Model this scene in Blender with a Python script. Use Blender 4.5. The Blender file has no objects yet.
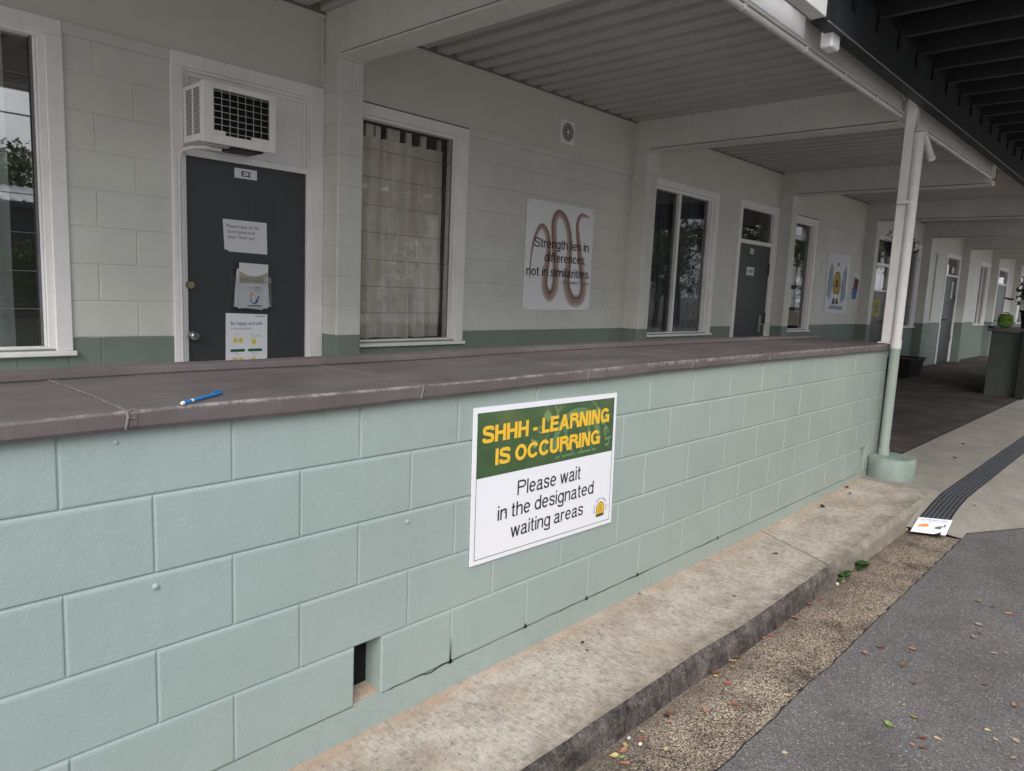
import bpy, math, random
from mathutils import Vector, noise
R = math.radians
random.seed(7)
scn = bpy.context.scene
col = scn.collection
ORG = {}

# ------------------------------------------------------------------ materials
def newmat(name):
    m = bpy.data.materials.new(name); m.use_nodes = True
    nt = m.node_tree; nt.nodes.clear()
    out = nt.nodes.new('ShaderNodeOutputMaterial')
    b = nt.nodes.new('ShaderNodeBsdfPrincipled')
    nt.links.new(b.outputs[0], out.inputs[0])
    return m, nt, b, out
def N(nt, t, **kw):
    n = nt.nodes.new(t)
    for k, v in kw.items(): setattr(n, k, v)
    return n
def L(nt, a, b): nt.links.new(a, b)
def geo(nt):
    return N(nt, 'ShaderNodeNewGeometry').outputs['Position']
def noise_n(nt, vec, scale, detail=5, rough=.6, dist=0):
    n = N(nt, 'ShaderNodeTexNoise'); n.inputs['Scale'].default_value = scale
    n.inputs['Detail'].default_value = detail; n.inputs['Roughness'].default_value = rough
    n.inputs['Distortion'].default_value = dist
    L(nt, vec, n.inputs['Vector']); return n.outputs['Fac']
def ramp(nt, fac, stops):
    r = N(nt, 'ShaderNodeValToRGB'); e = r.color_ramp.elements
    while len(e) < len(stops): e.new(.5)
    for i, (p, c) in enumerate(stops):
        e[i].position = p; e[i].color = (*c, 1) if len(c) == 3 else c
    L(nt, fac, r.inputs[0]); return r.outputs[0]
def mixc(nt, fac, a, b, mode='MIX'):
    m = N(nt, 'ShaderNodeMix'); m.data_type = 'RGBA'; m.blend_type = mode
    for s, v in ((0, fac), (6, a), (7, b)):
        if hasattr(v, 'type') and not isinstance(v, (tuple, float)): L(nt, v, m.inputs[s])
        else: m.inputs[s].default_value = v if s == 0 else (*v, 1)
    return m.outputs[2]
def g(v): return (v, v, v)
def bump(nt, b, h, strength, dist=.002):
    n = N(nt, 'ShaderNodeBump'); n.inputs['Strength'].default_value = strength
    n.inputs['Distance'].default_value = dist
    L(nt, h, n.inputs['Height']); 
    if b.inputs['Normal'].is_linked:
        L(nt, b.inputs['Normal'].links[0].from_socket, n.inputs['Normal'])
    L(nt, n.outputs[0], b.inputs['Normal'])
def paint(name, c, rough=.55, var=.12, vs=2.5, fine=0, fs=120, metallic=0, spec=.35, streak=0, fd=.002):
    m, nt, b, o = newmat(name)
    P = geo(nt)
    f = noise_n(nt, P, vs, 6, .65)
    r = ramp(nt, f, [(.3, g(1 - var)), (.7, g(1 + var * .4))])
    cc = mixc(nt, 1.0, c, r, 'MULTIPLY')
    if streak:
        mp = N(nt, 'ShaderNodeMapping'); mp.inputs['Scale'].default_value = (9, 9, .8); L(nt, P, mp.inputs[0])
        s = ramp(nt, noise_n(nt, mp.outputs[0], 2, 6, .7), [(.45, g(1)), (.75, g(1 - streak))])
        cc = mixc(nt, 1.0, cc, s, 'MULTIPLY')
    L(nt, cc, b.inputs['Base Color'])
    b.inputs['Roughness'].default_value = rough; b.inputs['Metallic'].default_value = metallic
    b.inputs['Specular IOR Level'].default_value = spec
    if fine: bump(nt, b, noise_n(nt, P, fs, 4, .6), fine, fd)
    return m
M = {}
# two-colour paint of the block wall under the verandah
def wall_mat(zc=.963):
    m, nt, b, o = newmat('painted_block_two_tone')
    P = geo(nt); s = N(nt, 'ShaderNodeSeparateXYZ'); L(nt, P, s.inputs[0])
    j = noise_n(nt, P, 14, 3)
    a = N(nt, 'ShaderNodeMath', operation='MULTIPLY_ADD'); a.inputs[1].default_value = .006; L(nt, j, a.inputs[0]); L(nt, s.outputs[2], a.inputs[2])
    gt = N(nt, 'ShaderNodeMath', operation='GREATER_THAN'); gt.inputs[1].default_value = zc + .003; L(nt, a.outputs[0], gt.inputs[0])
    c = mixc(nt, gt.outputs[0], (.20, .24, .215), (.65, .65, .615))
    v = ramp(nt, noise_n(nt, P, 1.7, 7, .7), [(.3, g(.86)), (.7, g(1.03))])
    c = mixc(nt, 1.0, c, v, 'MULTIPLY')
    L(nt, c, b.inputs['Base Color']); b.inputs['Roughness'].default_value = .55
    b.inputs['Specular IOR Level'].default_value = .35
    bump(nt, b, noise_n(nt, P, 90, 4, .7), .5, .0015)
    return m
M['wall'] = wall_mat()
def green_block():
    m, nt, b, o = newmat('light_green_block_paint')
    P = geo(nt)
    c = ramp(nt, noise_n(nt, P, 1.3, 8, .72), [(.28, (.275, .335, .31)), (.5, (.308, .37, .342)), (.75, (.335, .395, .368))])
    s = N(nt, 'ShaderNodeSeparateXYZ'); L(nt, P, s.inputs[0])
    fx = N(nt, 'ShaderNodeMapRange'); fx.inputs[1].default_value = 0; fx.inputs[2].default_value = 3.5; L(nt, s.outputs[0], fx.inputs[0])
    c = mixc(nt, 1.0, c, mixc(nt, fx.outputs[0], (.985, 1.01, 1.06), (1.03, 1.0, .965)), 'MULTIPLY')  # cooler light at the left, warmer at the right, put into the paint colour
    # dirt splash near the ground and under the capping
    mr = N(nt, 'ShaderNodeMapRange'); mr.inputs[1].default_value = -.11; mr.inputs[2].default_value = .14
    mr.inputs[3].default_value = .35; mr.inputs[4].default_value = 0; L(nt, s.outputs[2], mr.inputs[0])
    n2 = ramp(nt, noise_n(nt, P, 22, 6, .75), [(.47, g(0)), (.66, g(1))])
    mm = N(nt, 'ShaderNodeMath', operation='MULTIPLY'); L(nt, mr.outputs[0], mm.inputs[0]); L(nt, n2, mm.inputs[1])
    c = mixc(nt, mm.outputs[0], c, (.23, .25, .2))
    sp = ramp(nt, noise_n(nt, P, 60, 2, .5), [(.76, g(0)), (.80, g(1))])
    c = mixc(nt, sp, c, (.25, .3, .25))
    mp = N(nt, 'ShaderNodeMapping'); mp.inputs['Scale'].default_value = (7, 7, .6); L(nt, P, mp.inputs[0])
    st = ramp(nt, noise_n(nt, mp.outputs[0], 2, 6, .7), [(.5, g(1)), (.8, g(.95))])
    c = mixc(nt, 1.0, c, st, 'MULTIPLY')
    L(nt, c, b.inputs['Base Color']); b.inputs['Roughness'].default_value = .5
    b.inputs['Specular IOR Level'].default_value = .3
    bump(nt, b, noise_n(nt, P, 22, 4, .6, .4), .22, .004)
    bump(nt, b, noise_n(nt, P, 150, 4, .7, .3), .5, .0028)
    return m
M['green'] = green_block()
M['green_shade'] = paint('shaded_green_block_paint', (.07, .083, .075), var=.15, fine=.3)  # block green darkened to stand for shade on the far wall
M['green_foot'] = paint('weathered_green_paint', (.25, .31, .275), var=.25, vs=9, fine=.5, fs=70)
M['green_dark'] = paint('deep_green_paint', (.16, .21, .175), var=.15, fine=.3)
def cap_mat():
    m, nt, b, o = newmat('worn_brown_metal_capping')
    P = geo(nt)
    mp = N(nt, 'ShaderNodeMapping'); mp.inputs['Scale'].default_value = (1, 2.2, 1); L(nt, P, mp.inputs[0])
    c = ramp(nt, noise_n(nt, mp.outputs[0], 2.2, 9, .72), [(.25, (.080, .066, .065)), (.5, (.118, .099, .099)), (.78, (.175, .152, .15))])
    sp = ramp(nt, noise_n(nt, P, 75, 4, .7), [(.68, g(0)), (.73, g(1))])
    c = mixc(nt, sp, c, (.26, .235, .22))
    dp = ramp(nt, noise_n(nt, P, 28, 3, .5), [(.73, g(0)), (.78, g(.8))])
    c = mixc(nt, dp, c, (.035, .03, .03))
    # rubbed-bare front arris
    s = N(nt, 'ShaderNodeSeparateXYZ'); L(nt, P, s.inputs[0])
    mr = N(nt, 'ShaderNodeMapRange'); mr.inputs[1].default_value = -.020; mr.inputs[2].default_value = -.028; L(nt, s.outputs[1], mr.inputs[0])
    mz = N(nt, 'ShaderNodeMapRange'); mz.inputs[1].default_value = 1.007; mz.inputs[2].default_value = 1.014; L(nt, s.outputs[2], mz.inputs[0])
    w = ramp(nt, noise_n(nt, P, 22, 6, .8), [(.46, g(0)), (.58, g(1))])
    mm = N(nt, 'ShaderNodeMath', operation='MULTIPLY'); L(nt, mr.outputs[0], mm.inputs[0]); L(nt, w, mm.inputs[1])
    m2 = N(nt, 'ShaderNodeMath', operation='MULTIPLY'); L(nt, mm.outputs[0], m2.inputs[0]); L(nt, mz.outputs[0], m2.inputs[1])
    c = mixc(nt, m2.outputs[0], c, (.25, .22, .21))
    L(nt, c, b.inputs['Base Color'])
    L(nt, ramp(nt, noise_n(nt, P, 6, 6, .7), [(.3, g(.38)), (.7, g(.62))]), b.inputs['Roughness'])
    b.inputs['Specular IOR Level'].default_value = .35
    bump(nt, b, noise_n(nt, P, 5, 3), .4, .01)
    bump(nt, b, noise_n(nt, P, 160, 3), .25, .001)
    return m
M['cap'] = cap_mat()
M['cap_worn'] = paint('worn_seam_metal', (.19, .17, .17), rough=.6, var=.4, vs=25)
def concrete(name, stops, sc=3, orange=False, dark_low=False, aniso=False):
    m, nt, b, o = newmat(name)
    P = geo(nt)
    c = ramp(nt, noise_n(nt, P, sc, 10, .75), stops)
    s = N(nt, 'ShaderNodeSeparateXYZ'); L(nt, P, s.inputs[0])
    sp = ramp(nt, noise_n(nt, P, 85, 4, .7), [(.6, g(0)), (.68, g(1))])
    c = mixc(nt, sp, c, (.10, .09, .075))
    lt = ramp(nt, noise_n(nt, P, 150, 3, .6), [(.64, g(0)), (.7, g(.7))])
    c = mixc(nt, lt, c, (.42, .39, .34))
    if aniso:   # broom marks running across the slab, bare pale patches
        mp = N(nt, 'ShaderNodeMapping'); mp.inputs['Scale'].default_value = (85, 22, 30); mp.inputs['Rotation'].default_value = (0, 0, R(-14)); L(nt, P, mp.inputs[0])
        w = noise_n(nt, mp.outputs[0], 1, 4, .6)
        pa = ramp(nt, noise_n(nt, P, 3.6, 7, .7), [(.44, g(0)), (.56, g(1))])
        wb = ramp(nt, w, [(.45, g(0)), (.6, g(1))])
        mm = N(nt, 'ShaderNodeMath', operation='MULTIPLY'); L(nt, pa, mm.inputs[0]); L(nt, wb, mm.inputs[1])
        m2 = N(nt, 'ShaderNodeMath', operation='MULTIPLY'); L(nt, mm.outputs[0], m2.inputs[0]); m2.inputs[1].default_value = .42
        c = mixc(nt, m2.outputs[0], c, (.60, .56, .52))
    if orange:
        mo = ramp(nt, noise_n(nt, P, 38, 8, .85), [(.36, g(.5)), (.47, g(.95)), (.64, g(1.15))])
        c = mixc(nt, 1.0, c, mo, 'MULTIPLY')
        mr = N(nt, 'ShaderNodeMapRange'); mr.inputs[1].default_value = -.10; mr.inputs[2].default_value = 0.0; L(nt, s.outputs[1], mr.inputs[0])
        nn = ramp(nt, noise_n(nt, P, 9, 8, .75), [(.38, g(0)), (.6, g(1))])
        mm = N(nt, 'ShaderNodeMath', operation='MULTIPLY'); L(nt, mr.outputs[0], mm.inputs[0]); L(nt, nn, mm.inputs[1])
        c = mixc(nt, mm.outputs[0], c, (.44, .31, .22))
        me = N(nt, 'ShaderNodeMapRange'); me.inputs[1].default_value = -.40; me.inputs[2].default_value = -.53; L(nt, s.outputs[1], me.inputs[0])
        ne = ramp(nt, noise_n(nt, P, 12, 8, .75), [(.35, g(.2)), (.6, g(1))])
        m3 = N(nt, 'ShaderNodeMath', operation='MULTIPLY'); L(nt, me.outputs[0], m3.inputs[0]); L(nt, ne, m3.inputs[1])
        c = mixc(nt, m3.outputs[0], c, (.115, .095, .07))
    if dark_low:
        v = ramp(nt, noise_n(nt, P, 13, 9, .85), [(.36, g(.22)), (.62, g(1.2))])
        c = mixc(nt, 1.0, c, v, 'MULTIPLY')
        mp = N(nt, 'ShaderNodeMapping'); mp.inputs['Scale'].default_value = (22, 22, 4); L(nt, P, mp.inputs[0])
        v2 = ramp(nt, noise_n(nt, mp.outputs[0], 1, 6, .7), [(.35, g(.55)), (.65, g(1.1))])
        c = mixc(nt, 1.0, c, v2, 'MULTIPLY')
        v3 = ramp(nt, noise_n(nt, P, 110, 6, .8), [(.38, g(.45)), (.62, g(1.35))])
        c = mixc(nt, 1.0, c, v3, 'MULTIPLY')
        c2 = ramp(nt, noise_n(nt, P, 7, 9, .75), [(.25, (.17, .145, .115)), (.55, (.29, .255, .21)), (.8, (.40, .36, .31))])
        nx = noise_n(nt, P, 5, 5, .7)
        ma = N(nt, 'ShaderNodeMath', operation='MULTIPLY_ADD'); ma.inputs[1].default_value = 1.6; L(nt, nx, ma.inputs[0]); L(nt, s.outputs[0], ma.inputs[2])
        mk = N(nt, 'ShaderNodeMapRange'); mk.inputs[1].default_value = 4.0; mk.inputs[2].default_value = 4.7; L(nt, ma.outputs[0], mk.inputs[0])
        c = mixc(nt, mk.outputs[0], c, c2)
    L(nt, c, b.inputs['Base Color']); b.inputs['Roughness'].default_value = .9
    b.inputs['Specular IOR Level'].default_value = .2
    bump(nt, b, noise_n(nt, P, 25, 8, .75), .6, .006)
    bump(nt, b, noise_n(nt, P, 260, 3, .6), .5, .0015)
    return m
M['apron'] = concrete('stained_old_concrete', [(.25, (.22, .18, .145)), (.5, (.385, .325, .265)), (.75, (.56, .50, .435))], 4.0, orange=True, aniso=True)
M['kerb'] = concrete('mossy_kerb_concrete', [(.25, (.075, .062, .057)), (.55, (.165, .14, .128)), (.8, (.30, .265, .24))], 5, dark_low=True)
M['kerbfar'] = concrete('clean_kerb_concrete', [(.25, (.19, .165, .13)), (.55, (.27, .235, .19)), (.8, (.36, .32, .27))], 5)
M['paving'] = concrete('grey_paving_concrete', [(.25, (.19, .17, .145)), (.5, (.285, .26, .225)), (.78, (.38, .35, .31))], 2.5)
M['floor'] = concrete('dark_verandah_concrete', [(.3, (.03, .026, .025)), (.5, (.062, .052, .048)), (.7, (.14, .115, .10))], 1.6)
def gravel_mat():
    m, nt, b, o = newmat('exposed_aggregate')
    P = geo(nt)
    v = N(nt, 'ShaderNodeTexVoronoi'); v.inputs['Scale'].default_value = 165; L(nt, P, v.inputs['Vector'])
    sep = N(nt, 'ShaderNodeSeparateColor'); L(nt, v.outputs['Color'], sep.inputs[0])
    c = ramp(nt, sep.outputs[0], [(.0, (.11, .082, .065)), (.22, (.25, .19, .145)), (.5, (.40, .31, .235)), (.8, (.53, .43, .33)), (1, (.68, .59, .49))])
    d = ramp(nt, v.outputs['Distance'], [(.25, g(1)), (.75, g(.35))])
    c = mixc(nt, 1.0, c, d, 'MULTIPLY')
    big = ramp(nt, noise_n(nt, P, 4.2, 8, .7), [(.36, g(.42)), (.47, g(.85)), (.62, g(1.2))])
    c = mixc(nt, 1.0, c, big, 'MULTIPLY')
    s = N(nt, 'ShaderNodeSeparateXYZ'); L(nt, P, s.inputs[0])
    mr = N(nt, 'ShaderNodeMapRange'); mr.inputs[1].default_value = -.66; mr.inputs[2].default_value = -.54; L(nt, s.outputs[1], mr.inputs[0])
    m5 = N(nt, 'ShaderNodeMath', operation='MULTIPLY'); m5.inputs[1].default_value = .6; L(nt, mr.outputs[0], m5.inputs[0])
    c = mixc(nt, m5.outputs[0], c, (.16, .13, .105))
    L(nt, c, b.inputs['Base Color']); b.inputs['Roughness'].default_value = .9
    b.inputs['Specular IOR Level'].default_value = .2
    inv = N(nt, 'ShaderNodeMath', operation='SUBTRACT'); inv.inputs[0].default_value = 1; L(nt, v.outputs['Distance'], inv.inputs[1])
    bump(nt, b, inv.outputs[0], .8, .004)
    return m
M['gravel'] = gravel_mat()
def asphalt_mat():
    m, nt, b, o = newmat('asphalt')
    P = geo(nt)
    v = N(nt, 'ShaderNodeTexVoronoi'); v.inputs['Scale'].default_value = 210; L(nt, P, v.inputs['Vector'])
    sep = N(nt, 'ShaderNodeSeparateColor'); L(nt, v.outputs['Color'], sep.inputs[0])
    c = ramp(nt, sep.outputs[1], [(.0, (.10, .092, .09)), (.5, (.165, .152, .149)), (.9, (.22, .205, .20)), (.975, (.27, .25, .245)), (.995, (.50, .47, .44))])
    big = ramp(nt, noise_n(nt, P, 2.0, 9, .7), [(.3, g(.68)), (.7, g(1.1))])
    c = mixc(nt, 1.0, c, big, 'MULTIPLY')
    wp = ramp(nt, noise_n(nt, P, 5.5, 8, .8), [(.62, g(0)), (.72, g(.35))])
    c = mixc(nt, wp, c, (.19, .165, .14))
    L(nt, c, b.inputs['Base Color']); b.inputs['Roughness'].default_value = .85
    b.inputs['Specular IOR Level'].default_value = .25
    bump(nt, b, v.outputs['Distance'], .7, .004)
    bump(nt, b, noise_n(nt, P, 8, 5), .4, .02)
    return m
M['asphalt'] = asphalt_mat()
M['yard'] = paint('bounce_yard_concrete', (.46, .44, .41), rough=.9, var=.2, vs=2)  # unseen yard, made pale to bounce light under the verandah roof
M['floor_bounce'] = paint('bounce_floor_concrete', (.50, .48, .45), rough=.8, var=.15, vs=2)  # hidden floor behind the low wall, made pale to bounce light up
M['grass'] = paint('lawn', (.05, .085, .025), rough=.9, var=.4, vs=3)
M['cream'] = paint('cream_panel_paint', (.64, .625, .575), rough=.5, var=.06, vs=1.3, fine=.15, fs=60, streak=.02)
M['beam'] = paint('cream_beam_paint', (.66, .625, .60), rough=.5, var=.10, vs=2.0, fine=.15, fs=80, streak=.06)
M['trim'] = paint('white_timber_trim_paint', (.84, .825, .84), rough=.42, var=.07, vs=5, fine=.15, fs=90, streak=.06)
M['post'] = paint('white_steel_paint', (.72, .70, .70), rough=.35, var=.08, vs=6, fine=.12, fs=60, streak=.12)
M['white_plastic'] = paint('white_plastic', (.8, .8, .82), rough=.4, var=.04)
M['guttermat'] = paint('pale_gutter_paint', (.70, .71, .70), rough=.35, var=.1, vs=4, streak=.15)
M['deck'] = paint('painted_steel_deck', (.47, .445, .43), rough=.5, var=.12, vs=2, fine=.1, fs=30)
M['deckline'] = paint('deck_shadow_line', (.2, .185, .18), rough=.6)
M['darksteel'] = paint('dark_grey_steel_paint', (.028, .03, .034), rough=.5, var=.3, vs=3, fine=.15, fs=40, streak=.25)
M['grate'] = paint('grey_grate_plastic', (.085, .088, .10), rough=.55, var=.2, vs=6)
M['edge_dark'] = paint('crumbled_edge', (.045, .038, .035), rough=.95, var=.5, vs=60)
M['darksheet'] = paint('dark_roof_sheet', (.022, .024, .028), rough=.6, var=.3, vs=3)
M['black'] = paint('black_void', (.006, .006, .007), rough=.9, var=.3)
M['room'] = paint('dim_room_lining', (.10, .10, .10), rough=.9, var=.3)
M['door'] = paint('charcoal_door_paint', (.052, .056, .059), rough=.42, var=.12, vs=3, fine=.08, fs=40, streak=.1)
M['chrome'] = paint('brushed_steel', (.55, .54, .52), rough=.28, metallic=1, var=.1, vs=30)
M['brass'] = paint('aged_brass', (.42, .33, .2), rough=.35, metallic=1, var=.2, vs=30)
M['paper'] = paint('white_paper', (.72, .72, .76), rough=.6, var=.04, vs=12)
M['signwhite'] = paint('white_sign_board', (.80, .80, .85), rough=.35, var=.02, vs=8)
M['ink'] = paint('black_ink', (.02, .022, .022), rough=.5, var=.1)
M['inkgrey'] = paint('grey_ink', (.16, .16, .17), rough=.5, var=.1)
M['inkgreen'] = paint('dark_green_ink', (.03, .075, .04), rough=.45, var=.15)
M['yellow'] = paint('sign_yellow', (.83, .50, .045), rough=.4, var=.05)
def sign_green():
    m, nt, b, o = newmat('sign_green_print')
    P = geo(nt); s = N(nt, 'ShaderNodeSeparateXYZ'); L(nt, P, s.inputs[0])
    c = ramp(nt, noise_n(nt, P, 4, 5, .6), [(.35, (.038, .085, .035)), (.55, (.062, .115, .045)), (.72, (.12, .155, .055))])
    L(nt, c, b.inputs['Base Color']); b.inputs['Roughness'].default_value = .35
    return m
M['signgreen'] = sign_green()
M['signghost'] = paint('sign_faint_green', (.20, .31, .14), rough=.35, var=.3, vs=20)
M['ghost2'] = paint('sign_fainter_green', (.125, .23, .105), rough=.35, var=.2, vs=20)
M['bluepaper'] = paint('blue_ink', (.06, .17, .42), rough=.5)
M['pill'] = paint('green_label_ink', (.01, .14, .06), rough=.5)
M['yellowink'] = paint('yellow_ink', (.75, .62, .05), rough=.5)
M['orangeink'] = paint('orange_ink', (.75, .28, .1), rough=.5)
M['pen'] = paint('blue_pen_plastic', (.02, .20, .52), rough=.35, var=.05)
M['cardboard'] = paint('kraft_board', (.42, .38, .33), rough=.8)
for i, c in enumerate([(.56, .45, .42), (.36, .25, .225), (.21, .13, .115), (.44, .32, .285)]):
    M['snake%d' % i] = paint('pink_brown_paint_%s' % 'abcd'[i], c, rough=.5, var=.1, vs=12)
def curtain_mat(name, c, ss=.35):
    m, nt, b, o = newmat(name)
    P = geo(nt)
    cc = mixc(nt, 1.0, c, ramp(nt, noise_n(nt, P, 5, 7, .7), [(.3, g(.78)), (.7, g(1.05))]), 'MULTIPLY')
    L(nt, cc, b.inputs['Base Color']); b.inputs['Roughness'].default_value = .9
    b.inputs['Specular IOR Level'].default_value = .1
    bump(nt, b, noise_n(nt, P, 400, 2), .3, .001)
    return m
M['curtain'] = curtain_mat('cream_curtain_cloth', (.88, .83, .75))
M['curtain_pale'] = curtain_mat('pale_curtain_cloth', (.86, .89, .87))
M['curtain_dark'] = curtain_mat('dark_curtain_cloth', (.10, .115, .14))
def glass_mat(name, tint=(.9, .93, .92), boost=1.6, dirt=.03):
    m = bpy.data.materials.new(name); m.use_nodes = True; nt = m.node_tree; nt.nodes.clear()
    o = N(nt, 'ShaderNodeOutputMaterial'); t = N(nt, 'ShaderNodeBsdfTransparent'); t.inputs[0].default_value = (*tint, 1)
    gl = N(nt, 'ShaderNodeBsdfGlossy'); gl.inputs['Roughness'].default_value = .015; gl.inputs['Color'].default_value = (1, 1, 1, 1)
    fr = N(nt, 'ShaderNodeFresnel'); fr.inputs[0].default_value = 1.55
    mu = N(nt, 'ShaderNodeMath', operation='MULTIPLY', use_clamp=True); mu.inputs[1].default_value = boost; L(nt, fr.outputs[0], mu.inputs[0])
    mx = N(nt, 'ShaderNodeMixShader'); L(nt, mu.outputs[0], mx.inputs[0]); L(nt, t.outputs[0], mx.inputs[1]); L(nt, gl.outputs[0], mx.inputs[2])
    P = geo(nt); df = N(nt, 'ShaderNodeBsdfDiffuse'); df.inputs[0].default_value = (.6, .6, .56, 1)
    dm = N(nt, 'ShaderNodeMath', operation='MULTIPLY'); dm.inputs[1].default_value = dirt * 2; L(nt, noise_n(nt, P, 6, 8, .8), dm.inputs[0])
    m2 = N(nt, 'ShaderNodeMixShader'); L(nt, dm.outputs[0], m2.inputs[0]); L(nt, mx.outputs[0], m2.inputs[1]); L(nt, df.outputs[0], m2.inputs[2])
    L(nt, m2.outputs[0], o.inputs[0]); return m
M['glass'] = glass_mat('window_glass', boost=6.0, dirt=.03)
M['glass_dull'] = glass_mat('dusty_window_glass', tint=(.97, .97, .96), boost=.9, dirt=.05)
M['glass_side'] = glass_mat('side_window_glass', boost=1.1, dirt=.02)
M['acrylic'] = glass_mat('clear_acrylic', tint=(.98, .98, .98), boost=.6, dirt=.0)
def leafm(name, c, v=.5):
    m, nt, b, o = newmat(name)
    P = geo(nt)
    cc = mixc(nt, 1.0, c, ramp(nt, noise_n(nt, P, 3, 5, .7), [(.3, g(1 - v)), (.7, g(1 + v))]), 'MULTIPLY')
    L(nt, cc, b.inputs['Base Color']); b.inputs['Roughness'].default_value = .6
    b.inputs['Specular IOR Level'].default_value = .25
    return m
M['foliage'] = leafm('tree_foliage', (.06, .10, .03)); M['foliage_b'] = leafm('olive_foliage', (.09, .12, .035))
M['weed'] = leafm('weed_green', (.055, .11, .03), .5)
M['bark'] = paint('bark', (.12, .09, .065), rough=.9, var=.4, vs=8, fine=.5, fs=40)
M['bag'] = paint('lime_backpack_cloth', (.10, .21, .03), rough=.7, var=.3, vs=20)
M['terracotta'] = paint('dark_pot_plastic', (.02, .02, .024), rough=.5)
M['rust'] = paint('rusty_steel', (.26, .19, .13), rough=.8, var=.4, vs=40)
LC = {'red': (.36, .10, .08), 'orange': (.38, .19, .12), 'tan': (.45, .34, .22), 'brown': (.20, .09, .05), 'yellow': (.46, .38, .16),
      'green': (.22, .30, .09), 'olive': (.28, .24, .09), 'grey': (.30, .24, .20), 'white': (.6, .57, .52), 'dark': (.02, .018, .016), 'pink': (.42, .2, .14)}
for k, c in LC.items(): M['lf_' + k] = paint('fallen_leaf_' + k, c, rough=.65, var=.35, vs=60, spec=.3)

# ------------------------------------------------------------------ mesh builder
class MB:
    def __init__(s): s.v = []; s.f = []; s.sm = []
    def add(s, vs, fs, smooth=False):
        o = len(s.v); s.v += [tuple(v) for v in vs]; s.f += [tuple(i + o for i in f) for f in fs]; s.sm += [smooth] * len(fs)
    def quad(s, a, b, c, d): s.add([a, b, c, d], [(0, 1, 2, 3)])
    def box(s, x0, x1, y0, y1, z0, z1, bev=0):
        if x0 > x1: x0, x1 = x1, x0
        if y0 > y1: y0, y1 = y1, y0
        if z0 > z1: z0, z1 = z1, z0
        b = min(bev, (x1 - x0) * .4, (y1 - y0) * .4, (z1 - z0) * .4)
        if b <= 0:
            vs = [(x, y, z) for x in (x0, x1) for y in (y0, y1) for z in (z0, z1)]
            s.add(vs, [(0, 1, 3, 2), (4, 6, 7, 5), (0, 4, 5, 1), (2, 3, 7, 6), (0, 2, 6, 4), (1, 5, 7, 3)]); return
        # chamfered box
        X = (x0, x1); Y = (y0, y1); Z = (z0, z1); vs = []; idx = {}
        for i in (0, 1):
            for j in (0, 1):
                for k in (0, 1):
                    dx, dy, dz = (b if i == 0 else -b), (b if j == 0 else -b), (b if k == 0 else -b)
                    idx[i, j, k, 'x'] = len(vs); vs.append((X[i], Y[j] + dy, Z[k] + dz))
                    idx[i, j, k, 'y'] = len(vs); vs.append((X[i] + dx, Y[j], Z[k] + dz))
                    idx[i, j, k, 'z'] = len(vs); vs.append((X[i] + dx, Y[j] + dy, Z[k]))
        fs = []
        for i in (0, 1): fs.append([idx[i, 0, 0, 'x'], idx[i, 1, 0, 'x'], idx[i, 1, 1, 'x'], idx[i, 0, 1, 'x']])
        for i in (0, 1): fs.append([idx[0, i, 0, 'y'], idx[1, i, 0, 'y'], idx[1, i, 1, 'y'], idx[0, i, 1, 'y']])
        for i in (0, 1): fs.append([idx[0, 0, i, 'z'], idx[1, 0, i, 'z'], idx[1, 1, i, 'z'], idx[0, 1, i, 'z']])
        for i in (0, 1):
            for j in (0, 1):
                fs.append([idx[i, j, 0, 'x'], idx[i, j, 1, 'x'], idx[i, j, 1, 'y'], idx[i, j, 0, 'y']])
                fs.append([idx[i, 0, j, 'x'], idx[i, 1, j, 'x'], idx[i, 1, j, 'z'], idx[i, 0, j, 'z']])
                fs.append([idx[0, i, j, 'y'], idx[1, i, j, 'y'], idx[1, i, j, 'z'], idx[0, i, j, 'z']])
                for k in (0, 1): fs.append([idx[i, j, k, 'x'], idx[i, j, k, 'y'], idx[i, j, k, 'z']])
        s.add(vs, fs)
    def tube(s, pts, r, n=12, caps=True, smooth=True):
        pts = [Vector(p) for p in pts]; rs = r if isinstance(r, (list, tuple)) else [r] * len(pts)
        rings = []; up = None
        for i, p in enumerate(pts):
            d = (pts[min(i + 1, len(pts) - 1)] - pts[max(i - 1, 0)]).normalized()
            if up is None:
                up = Vector((0, 0, 1)) if abs(d.z) < .9 else Vector((1, 0, 0))
            a = d.cross(up).normalized(); bb = a.cross(d).normalized(); up = bb
            rings.append([p + (a * math.cos(t) + bb * math.sin(t)) * rs[i] for t in [2 * math.pi * k / n for k in range(n)]])
        vs = [v for q in rings for v in q]; fs = []
        for i in range(len(rings) - 1):
            for k in range(n): fs.append((i * n + k, i * n + (k + 1) % n, (i + 1) * n + (k + 1) % n, (i + 1) * n + k))
        s.add(vs, fs, smooth)
        if caps:
            s.add(rings[0], [tuple(range(n))]); s.add(rings[-1], [tuple(range(n))[::-1]])
    def disc(s, c, r, n=24, axis='y', ry=None):
        ry = ry or r
        if axis == 'y': vs = [(c[0] + r * math.cos(t), c[1], c[2] + ry * math.sin(t)) for t in [2 * math.pi * k / n for k in range(n)]]
        else: vs = [(c[0] + r * math.cos(t), c[1] + ry * math.sin(t), c[2]) for t in [2 * math.pi * k / n for k in range(n)]]
        s.add(vs, [tuple(range(n))])
    def poly(s, pts): s.add(pts, [tuple(range(len(pts)))])
    def ring(s, c, r0, r1, n=32, a0=0, a1=360, y=None):
        vs = []; k = n
        for i in range(k + 1):
            t = R(a0 + (a1 - a0) * i / k)
            vs += [(c[0] + r0 * math.cos(t), c[1], c[2] + r0 * math.sin(t)), (c[0] + r1 * math.cos(t), c[1], c[2] + r1 * math.sin(t))]
        s.add(vs, [(2 * i, 2 * i + 1, 2 * i + 3, 2 * i + 2) for i in range(k)])
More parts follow.
